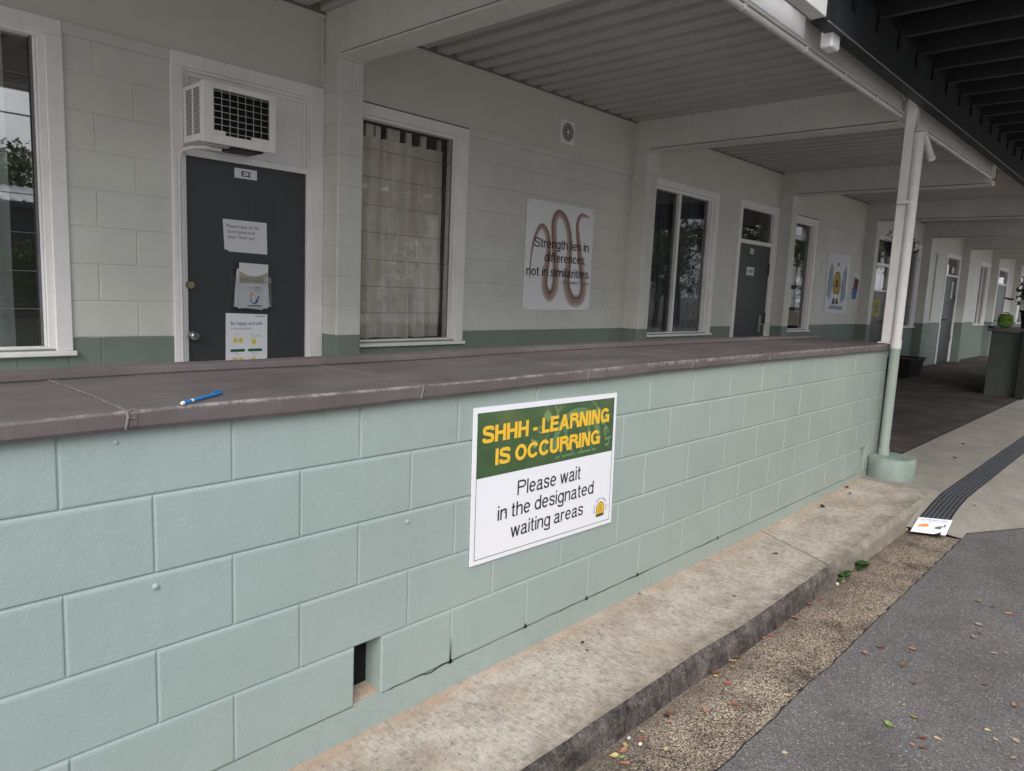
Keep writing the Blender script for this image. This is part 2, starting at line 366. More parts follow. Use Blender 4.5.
    def build(s, name, mat, parent=None, org=None, mats=None, midx=None):
        if parent is not None: o0 = Vector(ORG[parent.name])
        elif org is not None: o0 = Vector(org)
        else:
            xs = [v[0] for v in s.v]; ys = [v[1] for v in s.v]; zs = [v[2] for v in s.v]
            o0 = Vector(((min(xs) + max(xs)) / 2, (min(ys) + max(ys)) / 2, min(zs)))
        me = bpy.data.meshes.new(name)
        me.from_pydata([tuple(Vector(v) - o0) for v in s.v], [], s.f)
        for i, p in enumerate(me.polygons): p.use_smooth = s.sm[i]
        me.materials.append(M[mat])
        for x in (mats or []): me.materials.append(M[x])
        if midx:
            for i, k in midx.items(): me.polygons[i].material_index = k
        me.update()
        o = bpy.data.objects.new(name, me); col.objects.link(o)
        if parent is not None: o.parent = parent
        else: o.location = o0
        ORG[o.name] = tuple(o0)
        return o
def empty(name, loc):
    o = bpy.data.objects.new(name, None); o.location = loc; o.empty_display_size = .1; col.objects.link(o); ORG[o.name] = tuple(loc); return o
def tag(o, label, cat, group=None):
    o['label'] = label; o['category'] = cat
    if group: o['group'] = group
    return o
def struct(o): o['kind'] = 'structure'; return o
def box(name, mat, parent, *a, bev=0):
    m = MB(); m.box(*a, bev=bev); return m.build(name, mat, parent)

# text, fitted into a box on a plane y = c (or any frame)
def text_mesh(body, bold=0):
    cu = bpy.data.curves.new('t', 'FONT'); cu.body = body; cu.offset = bold; cu.resolution_u = 3
    o = bpy.data.objects.new('t', cu); col.objects.link(o)
    dg = bpy.context.evaluated_depsgraph_get(); dg.update()
    me = bpy.data.meshes.new_from_object(o.evaluated_get(dg))
    vs = [tuple(v.co) for v in me.vertices]; fs = [tuple(p.vertices) for p in me.polygons]
    bpy.data.objects.remove(o); bpy.data.meshes.remove(me); bpy.data.curves.remove(cu)
    return vs, fs
def text(mb, body, x0, x1, z0, z1, y, bold=0, frame=None, cap=True):
    """letters stretched so the run spans x0..x1; z0 baseline, z1 cap height"""
    vs, fs = text_mesh(body, bold)
    if not vs: return
    ax = min(v[0] for v in vs); bx_ = max(v[0] for v in vs)
    h = .729 if cap else max(v[1] for v in vs)
    fr = frame or (lambda u, w: (u, y, w))
    mb.add([fr(x0 + (v[0] - ax) / (bx_ - ax) * (x1 - x0), z0 + v[1] / h * (z1 - z0)) for v in vs], fs)


# grotesque lettering drawn with strokes (cap height 1, x-height .73)
def _sp(p, n=7):
    out = []
    for i in range(len(p) - 1):
        q = [p[max(i - 1, 0)], p[i], p[i + 1], p[min(i + 2, len(p) - 1)]]
        for k in range(n):
            t = k / n
            out.append(tuple(.5 * (2 * q[1][j] + (q[2][j] - q[0][j]) * t + (2 * q[0][j] - 5 * q[1][j] + 4 * q[2][j] - q[3][j]) * t * t + (3 * q[1][j] - q[0][j] - 3 * q[2][j] + q[3][j]) * t ** 3) for j in (0, 1)))
    return out + [p[-1]]
def _el(cx, cy, rx, ry, a0, a1, n=30): return [(cx + rx * math.cos(R(a0 + (a1 - a0) * i / n)), cy + ry * math.sin(R(a0 + (a1 - a0) * i / n))) for i in range(n + 1)]
def glyph(c, w):
    h = w / 2; x = .73
    V = lambda X, a=0, b=1: ('r', X - h, X + h, a, b)
    Hh = lambda a, b, z: ('r', a, b, z - h * .92, z + h * .92)
    S_ = lambda W_, T: ('l', _sp([(W_ - h * 1.1, T * .72), (W_ * .86 - h * .3, T * .90 - h * .35), (W_ * .5, T - h * .92), (W_ * .16 + h * .3, T * .90 - h * .35), (h * 1.15, T * .735), (W_ * .20, T * .60), (W_ * .5, T * .515), (W_ * .82, T * .42), (W_ - h, T * .265), (W_ * .86 - h * .3, T * .09 + h * .35), (W_ * .5, h * .92), (W_ * .14 + h * .3, T * .10 + h * .35), (h, T * .30)]))
    B = ('l', _el(.29, .365, .29 - h, .375 - h, 0, 360))
    if c == 'S': return .80, [S_(.80, 1)]
    if c == 's': return .50, [S_(.50, x)]
    if c == 'H': return .78, [V(h), V(.78 - h), Hh(w, .78 - w, .52)]
    if c == 'L': return .62, [V(h), Hh(w, .62, h)]
    if c == 'E': return .68, [V(h), Hh(w, .68, h), Hh(w, .68, 1 - h), Hh(w, .64, .52)]
    if c == 'I': return w, [V(h)]
    if c == 'A': return .86, [('d', h * 1.1, 0, .43, 1, w), ('d', .86 - h * 1.1, 0, .43, 1, w), Hh(.2, .66, .32)]
    if c == 'N': return .78, [V(h), V(.78 - h), ('d', h * 1.3, 1, .78 - h * 1.3, 0, w * 1.1)]
    if c == 'O': return .88, [('l', _el(.44, .5, .44 - h, .51 - h, 0, 360, 44))]
    if c == 'C': return .84, [('l', _el(.44, .5, .44 - h, .51 - h, 32, 328, 40))]
    if c == 'G': return .88, [('l', _el(.44, .5, .44 - h, .51 - h, 35, 320, 40)), Hh(.48, .86, .46), V(.86 - h * .9, .0, .46)]
    if c == 'U': return .78, [('l', [(h, 1), (h, .35)] + _el(.39, .35, .39 - h, .36 - h, 180, 360, 20) + [(.78 - h, .35), (.78 - h, 1)])]
    if c in 'PR':
        st = [V(h), ('l', [(w, 1 - h * .92), (.44, 1 - h * .92)] + _el(.46, .74, .28 - h, .26 - h * .92, 90, -90, 16) + [(w, .48 + h * .92)])]
        if c == 'R': st.append(('l', _sp([(.50, .46), (.68, .38), (.72 - h * .2, .22), (.74, .0)])))
        return (.74, .78)[c == 'R'], st
    if c == 'T': return .72, [V(.36), Hh(0, .72, 1 - h)]
    if c == '-': return .34, [Hh(0, .34, .37)]
    if c == 'o': return .58, [B]
    if c == 'e': return .58, [('l', _el(.29, .365, .29 - h, .375 - h, 4, 322)), Hh(w * .7, .58 - w * .6, .385)]
    if c == 'c': return .53, [('l', _el(.29, .365, .29 - h, .375 - h, 42, 318))]
    if c == 'a': return .58, [('l', _sp([(.04 + h, .53), (.13, .665 - h * .4), (.28, .74 - h), (.43, .67 - h * .4), (.50 - h, .54)]) + [(.50 - h, .12)] + _sp([(.50 - h, .12), (.52 - h * .4, .035 + h * .3), (.58, h * .8)])), ('l', _sp([(.50 - h, .44), (.30, .40), (.10 + h * .3, .33), (h, .19), (.09, .05 + h * .3), (.22, -.01 + h), (.38, .06 + h * .3), (.50 - h, .22)]))]
    if c == 'd': return .58, [B, V(.58 - h)]
    if c == 'b': return .58, [B, V(h)]
    if c == 'p': return .58, [B, V(h, -.28, x)]
    if c == 'g': return .58, [B, V(.58 - h, -.06, x), ('l', _sp([(.58 - h, -.05), (.50, -.21), (.29, -.29 + h), (.11, -.23 + h * .5), (.04 + h * .6, -.11)]))]
    if c in 'nh': return .54, [V(h, 0, 1 if c == 'h' else x), ('l', _sp([(h, .46), (.11 + h * .5, .64 - h * .3), (.30, .74 - h), (.46 - h * .2, .66 - h * .3), (.54 - h, .48)]) + [(.54 - h, 0)])]
    if c == 'm': return .88, [V(h, 0, x)] + [('l', _sp([(o + h, .46), (o + .09 + h * .5, .65 - h * .3), (o + .25, .74 - h), (o + .40 - h * .2, .66 - h * .3), (o + .47 - h, .48)]) + [(o + .47 - h, 0)]) for o in (0, .41)]
    if c == 'r': return .34, [V(h, 0, x), ('l', _sp([(h, .44), (.12, .63 - h * .3), (.34, .735 - h)]))]
    if c == 'i': return w, [V(h, 0, x), V(h, .87, 1)]
    if c == 'l': return w, [V(h)]
    if c == 't': return .30, [('l', [(.13, .93), (.13, .16)] + _sp([(.13, .16), (.16, .04 + h * .3), (.30, h * .8)])), Hh(0, .29, x - h)]
    if c == 'f': return .31, [('l', _sp([(.31, 1 - h * .9), (.18, .98 - h * .6), (.13, .84)]) + [(.13, 0)]), Hh(0, .30, x - h)]
    if c == 'w': return .80, [('d', h * .9, x, .22, 0, w), ('d', .22, 0, .40, x, w), ('d', .40, x, .58, 0, w), ('d', .58, 0, .80 - h * .9, x, w)]
    if c in 'vy':
        st = [('d', h * .9, x, .28, 0 if c == 'v' else -.02, w), ('d', .28 if c == 'v' else .20, 0 if c == 'v' else -.27, .56 - h * .9, x, w)]
        return .56, st
    if c == '.': return w, [V(h, 0, w * 1.05)]
    if c == ',': return w, [V(h, 0, w * 1.05), ('d', h * .5, -.14, h * 1.3, .02, w * .6)]
    return .28, []
def text2(mb, body, x0, x1, z0, z1, y, w=.13, track=.085, frame=None):
    cur = 0; parts = []
    for c in body:
        if c == ' ': cur += .30; continue
        a, st = glyph(c, w)
        parts.append((cur, st)); cur += a + track
    tot = cur - track; sx = (x1 - x0) / tot; sz = z1 - z0; k = 0
    def P(u, v, yy): 
        if frame: return frame(x0 + u * sx, z0 + v * sz)
        return (x0 + u * sx, yy, z0 + v * sz)
    for (o, st) in parts:
        for q, t in enumerate(st):
            yy = y - .00012 * (q % 4)
            if t[0] == 'r': mb.poly([P(o + t[1], t[3], yy), P(o + t[2], t[3], yy), P(o + t[2], t[4], yy), P(o + t[1], t[4], yy)])
            elif t[0] == 'd':
                _, a, b, c_, d, ww = t; L0 = math.hypot(c_ - a, d - b); hw = ww / 2 * L0 / abs(d - b)
                mb.poly([P(o + a - hw, b, yy), P(o + a + hw, b, yy), P(o + c_ + hw, d, yy), P(o + c_ - hw, d, yy)])
            else:
                p = t[1]; vs = []
                for i in range(len(p)):
                    a, b = p[max(i - 1, 0)], p[min(i + 1, len(p) - 1)]
                    if p[0] == p[-1] or (abs(p[0][0] - p[-1][0]) < 1e-6 and abs(p[0][1] - p[-1][1]) < 1e-6):
                        if i == 0: a = p[-2]
                        if i == len(p) - 1: b = p[1]
                    dx, dz = b[0] - a[0], b[1] - a[1]; l = math.hypot(dx, dz) or 1
                    nx, nz = -dz / l * w / 2, dx / l * w / 2
                    vs += [P(o + p[i][0] + nx, p[i][1] + nz, yy), P(o + p[i][0] - nx, p[i][1] - nz, yy)]
                mb.add(vs, [(2 * i, 2 * i + 1, 2 * i + 3, 2 * i + 2) for i in range(len(p) - 1)])

# block-work face
def sub_rect(r, h):
    x0, x1, z0, z1 = r; a0, a1, b0, b1 = h
    if a0 >= x1 or a1 <= x0 or b0 >= z1 or b1 <= z0: return [r]
    out = []
    if a0 > x0: out.append((x0, a0, z0, z1))
    if a1 < x1: out.append((a1, x1, z0, z1))
    c0, c1 = max(x0, a0), min(x1, a1)
    if b0 > z0: out.append((c0, c1, z0, b0))
    if b1 < z1: out.append((c0, c1, b1, z1))
    return out
def blocks(mb, u0, u1, z0, z1, place, holes=(), off=0, zb=0, dep=.0045, j1=.0010, j2=.0036, L_=.4, H=.2, skip=()):
    k0 = math.floor((z0 - zb) / H) - 1; k1 = math.ceil((z1 - zb) / H) + 1
    for k in range(k0, k1):
        a, b = max(z0, zb + k * H), min(z1, zb + (k + 1) * H)
        if b - a < 1e-4: continue
        o = off + (L_ / 2 if k % 2 else 0)
        i0 = math.floor((u0 - o) / L_) - 1; i1 = math.ceil((u1 - o) / L_) + 1
        for i in range(i0, i1):
            c, d = max(u0, o + i * L_), min(u1, o + (i + 1) * L_)
            if d - c < 1e-4: continue
            rs = [(c, d, a, b)]
            for h in holes: rs = [q for r in rs for q in sub_rect(r, h)]
            for (x0, x1, y0, y1) in rs:
                if min(x1 - x0, y1 - y0) < .015:
                    mb.quad(place(x0, y0, 0), place(x1, y0, 0), place(x1, y1, 0), place(x0, y1, 0)); continue
                dd = dep + random.uniform(-.0008, .0008)
                def rr(t, d_, jit=0):
                    q = [random.uniform(-jit, jit) for _ in range(8)]
                    tt = t * (1.9 if d_ > 0 else 1)
                    return [place(x0 + t + q[0], y0 + t + q[1], d_), place(x1 - t + q[2], y0 + t + q[3], d_), place(x1 - t + q[4], y1 - tt + q[5], d_), place(x0 + t + q[6], y1 - tt + q[7], d_)]
                A, B, C_, D = rr(0, 0), rr(j1, 0, .0006), rr(j2, dd * .8, .0008), rr(j2 + .003, dd, .0004)
                vs = A + B + C_ + D
                fs = [(12, 13, 14, 15)]
                for q in (0, 4, 8):
                    for e in range(4): fs.append((q + e, q + (e + 1) % 4, q + 4 + (e + 1) % 4, q + 4 + e))
                mb.add(vs, fs)

W = 2.623     # plane of the classroom wall
ZP = .963     # paint line
FL = -.036      # floor level
BAY = 3.66; PX0 = 2.32
XMIN, XMAX = -3.2, 43.0
VX0 = -1.3  # verandah roof start, cut short out of view to let sky light in

# ------------------------------------------------------------------ ground
def lerp_tab(t, x):
    if x <= t[0][0]: return t[0][1]
    for (a, b), (c, d) in zip(t, t[1:]):
        if x <= c: return b + (d - b) * (x - a) / (c - a)
    return t[-1][1]
wall_base = [(-3, -.112), (.8, -.107), (1.5, -.097), (2.8, -.091), (4.0, -.083), (4.9, -.055), (5.64, -.040)]
edge_z = [(-3, -.108), (.8, -.103), (1.5, -.094), (2.8, -.088), (4.0, -.080), (4.9, -.053), (5.64, -.039)]
edge_y = [(-3, -.50), (1.1, -.498), (1.64, -.505), (2.13, -.505), (2.48, -.525), (3.3, -.520), (4.3, -.516), (5.55, -.526)]
hx = [(-5, -.192), (4.80, -.185), (5.06, -.112), (5.35, -.070), (5.62, -.044), (60, -.041)]
mb = MB(); mb.quad((-90, -150, -.215), (160, -150, -.215), (160, 150, -.215), (-90, 150, -.215))
struct(mb.build('ground', 'yard', org=(0, 0, -.215)))
def sheet(name, mat, xs, ys_fn, z_fn, ny, rough_amp=0):
    m = MB(); rows = []
    for x in xs:
        y0, y1 = ys_fn(x)
        rows.append([(x, y0 + (y1 - y0) * j / ny, 0) for j in range(ny + 1)])
    vs = []
    for r_ in rows:
        for (x, y, _) in r_:
            vs.append((x, y, z_fn(x, y) + (noise.noise(Vector((x * 3, y * 3, 0))) * rough_amp)))
    fs = [(i * (ny + 1) + j, (i + 1) * (ny + 1) + j, (i + 1) * (ny + 1) + j + 1, i * (ny + 1) + j + 1) for i in range(len(xs) - 1) for j in range(ny)]
    m.add(vs, fs, True); return m.build(name, mat)
def rng(a, b, s):
    n = max(1, round((b - a) / s)); return [a + (b - a) * i / n for i in range(n + 1)]
def asph_edge(x): return -.847 + .007 * noise.noise(Vector((x * 9, 0, 0))) + .003 * noise.noise(Vector((x * 40, 0, 0))) + .008 * noise.noise(Vector((x * 2, 3, 0)))
pave_y = [(5.0, -.847), (5.18, -.842), (5.67, -1.10), (6.3, -1.5), (8.4, -2.6), (60, -2.6)]
struct(sheet('asphalt', 'asphalt', rng(-8, 60, .06)[:1300], lambda x: (-3.6, asph_edge(x) if x < 4.96 else lerp_tab(pave_y, x)), lambda x, y: -.190, 1))
struct(sheet('gravel_strip', 'gravel', rng(-8, 5.02, .08), lambda x: (-.91, -.49), lambda x, y: -.196, 6, .0035))
hx2 = [(5.0, -.191), (5.10, -.135), (5.35, -.072), (5.62, -.044), (60, -.041)]
m = MB()
xs_ = rng(-2, 5.0, .02)
for a, b in zip(xs_, xs_[1:]):
    f = lambda q: (asph_edge(q) - .002, asph_edge(q) + .003 + .012 * max(0, noise.noise(Vector((q * 17, 5, 0))) + .15))
    (a0, a1), (b0, b1) = f(a), f(b)
    m.quad((a, a0, -.1885), (b, b0, -.1885), (b, b1, -.1925), (a, a1, -.1925))
struct(m.build('asphalt_edge', 'edge_dark'))
def pave_z(x, y):
    if y > -.7415: return lerp_tab(hx, x)
    h = lerp_tab(hx2, x)
    if y > -.745: return h
    yb = lerp_tab(pave_y, x)
    t = min(1, max(0, (-.745 - y) / max(.02, (-.745 - yb))))
    return h + (-.186 - h) * t
xs = [4.90, 4.96, 5.02, 5.06, 5.12, 5.18, 5.26, 5.35, 5.44, 5.53, 5.55, 5.62, 5.67, 5.8, 6.0, 6.3, 7, 8.4, 10, 15, 25, 43]
struct(sheet('concrete_paving', 'paving', [q for q in xs if q >= 5.0], lambda x: (lerp_tab(pave_y, x), -.7416), pave_z, 8))
struct(sheet('concrete_path', 'paving', xs, lambda x: (-.583, -.53 if x < 5.545 else .042), pave_z, 2))
struct(sheet('drain_channel', 'black', xs, lambda x: (-.741, -.583), lambda x, y: lerp_tab(hx, x) - .012, 1))
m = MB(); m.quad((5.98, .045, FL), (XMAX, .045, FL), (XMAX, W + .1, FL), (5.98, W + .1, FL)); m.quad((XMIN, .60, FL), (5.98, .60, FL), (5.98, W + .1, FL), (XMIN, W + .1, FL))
struct(m.build('verandah_floor', 'floor', mats=['floor_bounce'], midx={1: 1}))
# apron / kerb along the wall
m = MB(); mi = {}
xs = rng(-3, 5.55, .055); ny = 10; vs = []
for x in xs:
    zw = lerp_tab(wall_base, x); ze = lerp_tab(edge_z, x); ye = lerp_tab(edge_y, x)
    for j in range(ny + 1):
        t = j / ny; y = .06 + (ye + .012 - .06) * t
        if j == 0: z = zw
        else: z = zw + (ze - zw) * min(1, max(0, (-y) / (-ye)))
        z += .0022 * noise.noise(Vector((x * 6, y * 6, 1)))
        vs.append((x, y, z))
    ew = .006 * noise.noise(Vector((x * 7, 0, 5))) + .004 * noise.noise(Vector((x * 22, 0, 5)))
    vs.append((x, ye - .002 + ew * .5, ze - .010)); vs.append((x, ye - .007 + ew * .5, ze - .026)); vs.append((x, ye - .0125 + ew * .5, ze - .0285)); vs.append((x, ye - .013 + ew, ze - .05)); vs.append((x, ye - .022 + ew, -.215))
nn = ny + 6
fs = [(i * nn + j, (i + 1) * nn + j, (i + 1) * nn + j + 1, i * nn + j + 1) for i in range(len(xs) - 1) for j in range(nn - 1)]
m.add(vs, fs, True)
for i, f in enumerate(fs):
    if f[0] % nn >= ny: mi[i] = 1
mi_ = mi
e0 = len(xs) - 1
m.add([vs[e0 * nn + j] for j in range(nn)] + [(5.55, -.54, -.2), (5.55, .06, -.2)], [tuple(range(nn + 2))])
ap = struct(m.build('concrete_kerb', 'apron', mats=['kerb', 'kerbfar'], midx=mi_))
# hairline joint across the apron
m = MB(); px = None
pts = [(3.78 - .27 * (t / 12) + .02 * noise.noise(Vector((t * .9, 2, 0))), -t / 12 * .512) for t in range(13)]
for (x0, y0), (x1, y1) in zip(pts, pts[1:]):
    zf = lambda x, y: lerp_tab(wall_base, x) + (lerp_tab(edge_z, x) - lerp_tab(wall_base, x)) * min(1, -y / .52) + .0035
    m.quad((x0 - .002, y0, zf(x0, y0)), (x0 + .002, y0, zf(x0, y0)), (x1 + .002, y1, zf(x1, y1)), (x1 - .002, y1, zf(x1, y1)))
struct(m.build('slab_joint', 'lf_dark'))
# drain grate
gr = empty('drain_grate', (5.5, -.66, -.05)); tag(gr, 'long black slotted drain grate curving up the path beside the kerb', 'drain grate')
for i, y in enumerate([-.726, -.700, -.674, -.648, -.622, -.596]):
    m = MB(); xs2 = [4.99, 5.06, 5.35, 5.62, 6.5, 9, 14, 25]
    for a, b in zip(xs2, xs2[1:]):
        za, zb = lerp_tab(hx, a) + .003, lerp_tab(hx, b) + .003
        y0, y1 = y - .0085, y + .0085
        vs = [(a, y0, za), (a, y1, za), (b, y1, zb), (b, y0, zb), (a, y0, za - .015), (a, y1, za - .015), (b, y1, zb - .015), (b, y0, zb - .015)]
        m.add(vs, [(0, 1, 2, 3), (0, 3, 7, 4), (1, 5, 6, 2)])
    m.build('bar', 'grate', gr)
x = 5.02
while x < 14:
    z = lerp_tab(hx, x) - .001; box('cross_bar', 'grate', gr, x, x + .012, -.736, -.588, z - .006, z); x += .125
# grate frame edge
m = MB()
for yy in (-.743, -.581):
    xs2 = [4.99, 5.06, 5.35, 5.62, 6.5, 9, 14, 25]
    for a, b in zip(xs2, xs2[1:]):
        za, zb = lerp_tab(hx, a) + .004, lerp_tab(hx, b) + .004
        m.quad((a, yy - .004, za), (a, yy + .004, za), (b, yy + .004, zb), (b, yy - .004, zb))
m.build('frame', 'darksteel', gr)

# ------------------------------------------------------------------ low block wall with capping
def low_wall(x0, x1, label, holes, capx, main=True, yb=.60, gm='green'):
    rt = empty('block_wall', ((x0 + x1) / 2, .2, FL)); tag(rt, label, 'low wall')
    m = MB()
    blocks(m, x0, x1, 0.0, 1.0, lambda u, z, d: (u, -d, z), holes=holes, off=0, zb=0)
    # plinth strip below the first course, with an uneven upper edge
    zb = -.2 if main else -.05
    xs = rng(x0, x1, .05)
    for a, b in zip(xs, xs[1:]):
        ha, hb = [-.003 + .004 * noise.noise(Vector((q * 7, 1, 1))) for q in (a, b)]
        if any(h[0] - .01 < (a + b) / 2 < h[1] + .01 for h in holes): ha = hb = -.001
        m.quad((a, -.003, zb), (b, -.003, zb), (b, -.003, hb), (a, -.003, ha))
        m.quad((a, -.003, ha), (b, -.003, hb), (b, .01, hb), (a, .01, ha))
        m.quad((a, .004, ha), (b, .004, hb), (b, .004, .004), (a, .004, .004))
    # return, back face, top core
    blocks(m, 0, yb, zb, 1.0, lambda u, z, d: (x0 - d, u, z), off=.0, zb=0)
    blocks(m, 0, yb, zb, 1.0, lambda u, z, d: (x1 + d, u, z), off=.0, zb=0)
    m.quad((x0, yb, zb), (x1, yb, zb), (x1, yb, 1.0), (x0, yb, 1.0))
    m.build('blockwork', gm, rt)
    for h in holes:
        q = MB(); d = .08
        a, b, c, e = h
        q.quad((a, 0, c), (a, d, c), (a, d, e), (a, 0, e)); q.quad((b, 0, c), (b, d, c), (b, d, e), (b, 0, e)); q.quad((a, 0, e), (b, 0, e), (b, d, e), (a, d, e))
        o = q.build('vent_opening', 'green', rt)
        q = MB(); q.quad((a, -.003, c - .003), (b, -.003, c - .003), (b, d, c + .012), (a, d, c + .012)); q.build('sill', 'apron', o)
        q = MB(); q.quad((a, d, c), (b, d, c), (b, d, e), (a, d, e)); q.build('backing', 'black', o)
    return rt
holes = [(.792, .896, 0.0, .2), (5.545, 5.652, 0.0, .2)]
lw = low_wall(-3.0, 5.965, 'long low pale green block wall with brown metal capping in the foreground', holes, None)
# open mortar cracks above the plinth
m = MB()
def crack(x0, x1, z, amp, w):
    n = int((x1 - x0) / .02)
    for i in range(n):
        a = x0 + (x1 - x0) * i / n; b = x0 + (x1 - x0) * (i + 1) / n
        za = z(a) + amp * noise.noise(Vector((a * 14, 7, 0))); zb_ = z(b) + amp * noise.noise(Vector((b * 14, 7, 0)))
        wa = w * max(.05, .15 + noise.noise(Vector((a * 4, 3, 0))) * 2.2); wb_ = w * max(.05, .15 + noise.noise(Vector((b * 4, 3, 0))) * 2.2)
        m.quad((a, -.0055, za - wa), (b, -.0055, zb_ - wb_), (b, -.0055, zb_ + wb_), (a, -.0055, za + wa))
crack(.93, 3.02, lambda x: .002, .011, .0026)
crack(3.02, 5.4, lambda x: .002, .006, .0013)
for (cx, cz) in ((1.6, .002), (2.4, .002), (1.2, .0), (2.0, .001), (3.2, .001)):
    m.poly([(cx - .010, -.006, cz - .004), (cx + .012, -.006, cz - .005), (cx + .006, -.006, cz + .009), (cx, -.006, cz + .017), (cx - .004, -.006, cz + .008)])
m.poly([(1.197, -.006, .0), (1.2045, -.006, .0), (1.203, -.006, .06), (1.2, -.006, .1), (1.199, -.006, .05)])
m.build('crack', 'lf_dark', lw)
# paint lumps on the face
m = MB()
for (x, z, r_) in ((.2, .566, .010), (.99, .565, .008), (1.9, .70, .008), (2.42, .58, .007), (.12, .94, .006), (2.78, .73, .006), (.67, .945, .005)):
    n = 10; vs = [(x + r_ * math.cos(t), -.004, z + r_ * math.sin(t)) for t in [2 * math.pi * k / n for k in range(n)]]
    vs += [(x + r_ * .6 * math.cos(t), -.004 - r_ * .55, z + r_ * .6 * math.sin(t)) for t in [2 * math.pi * k / n for k in range(n)]] + [(x, -.004 - r_ * .75, z)]
    m.add(vs, [(k, (k + 1) % n, n + (k + 1) % n, n + k) for k in range(n)] + [(n + k, n + (k + 1) % n, 2 * n) for k in range(n)], True)
m.build('paint_lump', 'green', lw)
# capping: folded sheet with overlapping seams
cap_b = [(-3, .970), (-.1, .972), (.385, .968), (1.4, .973), (2.3, .980), (3.5, .982), (5.97, .968)]
cap_t = [(-3, 1.012), (-.1, 1.014), (.38, 1.019), (1.0, 1.017), (1.43, 1.017), (2.3, 1.026), (3.5, 1.027), (5.97, 1.019)]
def cap(rt, x0, x1, seams, bt, tt, yb=.66):
    YL = yb - .085
    cuts = [x0] + seams + [x1]
    for a, b in zip(cuts, cuts[1:]):
        m = MB(); xs = rng(a, b + (.022 if b < x1 - .01 else 0), .04)
        sk = .23 if a > x0 else 0
        vs = []; n = 9
        for i, x in enumerate(xs):
            zt = lerp_tab(tt, x); zb = lerp_tab(bt, x)
            lift = .0025 if x > b - .03 or a > x0 and x < a + .0 else 0
            w = .0035 * noise.noise(Vector((x * 2.2, 0, 0))) + .0015 * noise.noise(Vector((x * 8, 0, 3)))
            dent = .003 * noise.noise(Vector((x * 5, 9, 0)))
            zz = lambda y: .003 * noise.noise(Vector((x * 1.5, y * 5, 2)))
            off = -.0022 if x > b - .001 else 0
            prof = [(-.012, zb + .001), (-.028 + off, zb - .001 + w), (-.033 + off + dent, zb + .008 + w), (-.033 + off + dent, zt - .006 + w * .4), (-.028, zt + w * .3), (YL * .33, zt + .002 + zz(.06)), (YL * .66, zt + zz(.16)), (YL - .004, zt - .001), (YL - .002, zt - .001)]
            for (y, z) in prof: vs.append((x, y, z + (.0022 if off else 0)))
        m.add(vs, [(i * n + j, (i + 1) * n + j, (i + 1) * n + j + 1, i * n + j + 1) for i in range(len(xs) - 1) for j in range(n - 1)])
        o = m.build('capping', 'cap', rt)
    # rear rolled lip and rear flat
    m = MB(); xs = rng(x0, x1, .12); vs = []; n = 8
    for x in xs:
        zt = lerp_tab(tt, x); w = .003 * noise.noise(Vector((x * 2, 4, 0)))
        for (y, z) in [(YL - .002, zt - .001), (YL + .001, zt + .020 + w), (YL + .006, zt + .024 + w), (YL + .012, zt + .019), (YL + .016, zt + .021 + w), (yb, zt + .024 + w), (yb + .004, zt + .018), (yb + .004, zt - .045)]: vs.append((x, y, z))
    m.add(vs, [(i * n + j, (i + 1) * n + j, (i + 1) * n + j + 1, i * n + j + 1) for i in range(len(xs) - 1) for j in range(n - 1)])
    m.build('capping_lip', 'cap', rt)
    m = MB()
    for s in seams:
        zt = lerp_tab(tt, s); zb = lerp_tab(bt, s)
        # dog-eared overlap on the front edge
        m.tube([(s - .004, -.0345, zb + .004), (s + .001, -.0375, zt - .012), (s, -.034, zt + .002)], [.003, .004, .003], 6)
        sr = .002 if abs(s - .135) < .01 else .0008
        m.tube([(s, -.031, zt + .002), (s + .002, YL * .4, zt + .0035), (s - .002, YL - .01, zt + .001)], sr, 5); m.tube([(s + .018, -.0355, zt - .018), (s + .006, -.0365, zt - .016), (s + .002, -.0355, zt - .004), (s + .012, -.03, zt + .003), (s + .026, -.032, zt)], .002, 5)
    m.build('seam', 'cap_worn', rt)
    m = MB(); xs = rng(x0, x1, .5)
    for p, q in zip(xs, xs[1:]):
        za, zb = lerp_tab(tt, p), lerp_tab(tt, q)
        m.quad((p, YL - .010, za + .0035), (q, YL - .010, zb + .0035), (q, YL - .004, zb + .0035), (p, YL - .004, za + .0035))
    m.build('lip_shadow', 'lf_dark', rt)  # dark strip painted as the shadow at the foot of the lip
    m = MB()
    for x in (x0 + .001, x1 - .001):
        zt = lerp_tab(tt, x); zb = lerp_tab(bt, x)
        m.poly([(x, -.033, zb), (x, yb, zb), (x, yb, zt), (x, -.033, zt)])
    m.build('capping_end', 'cap', rt)
cap(lw, -3.02, 5.99, [-1.6, -.74, .135, 1.012, 1.88, 2.72, 3.6, 4.48, 5.3], cap_b, cap_t)

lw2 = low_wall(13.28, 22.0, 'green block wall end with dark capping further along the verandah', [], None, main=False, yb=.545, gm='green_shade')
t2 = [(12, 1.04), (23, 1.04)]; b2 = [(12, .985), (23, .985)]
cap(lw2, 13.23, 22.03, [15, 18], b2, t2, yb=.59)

# ------------------------------------------------------------------ the school building
sb = empty('school_building', (8, W, FL)); tag(sb, 'long cream and green block classroom building with open verandah', 'building')
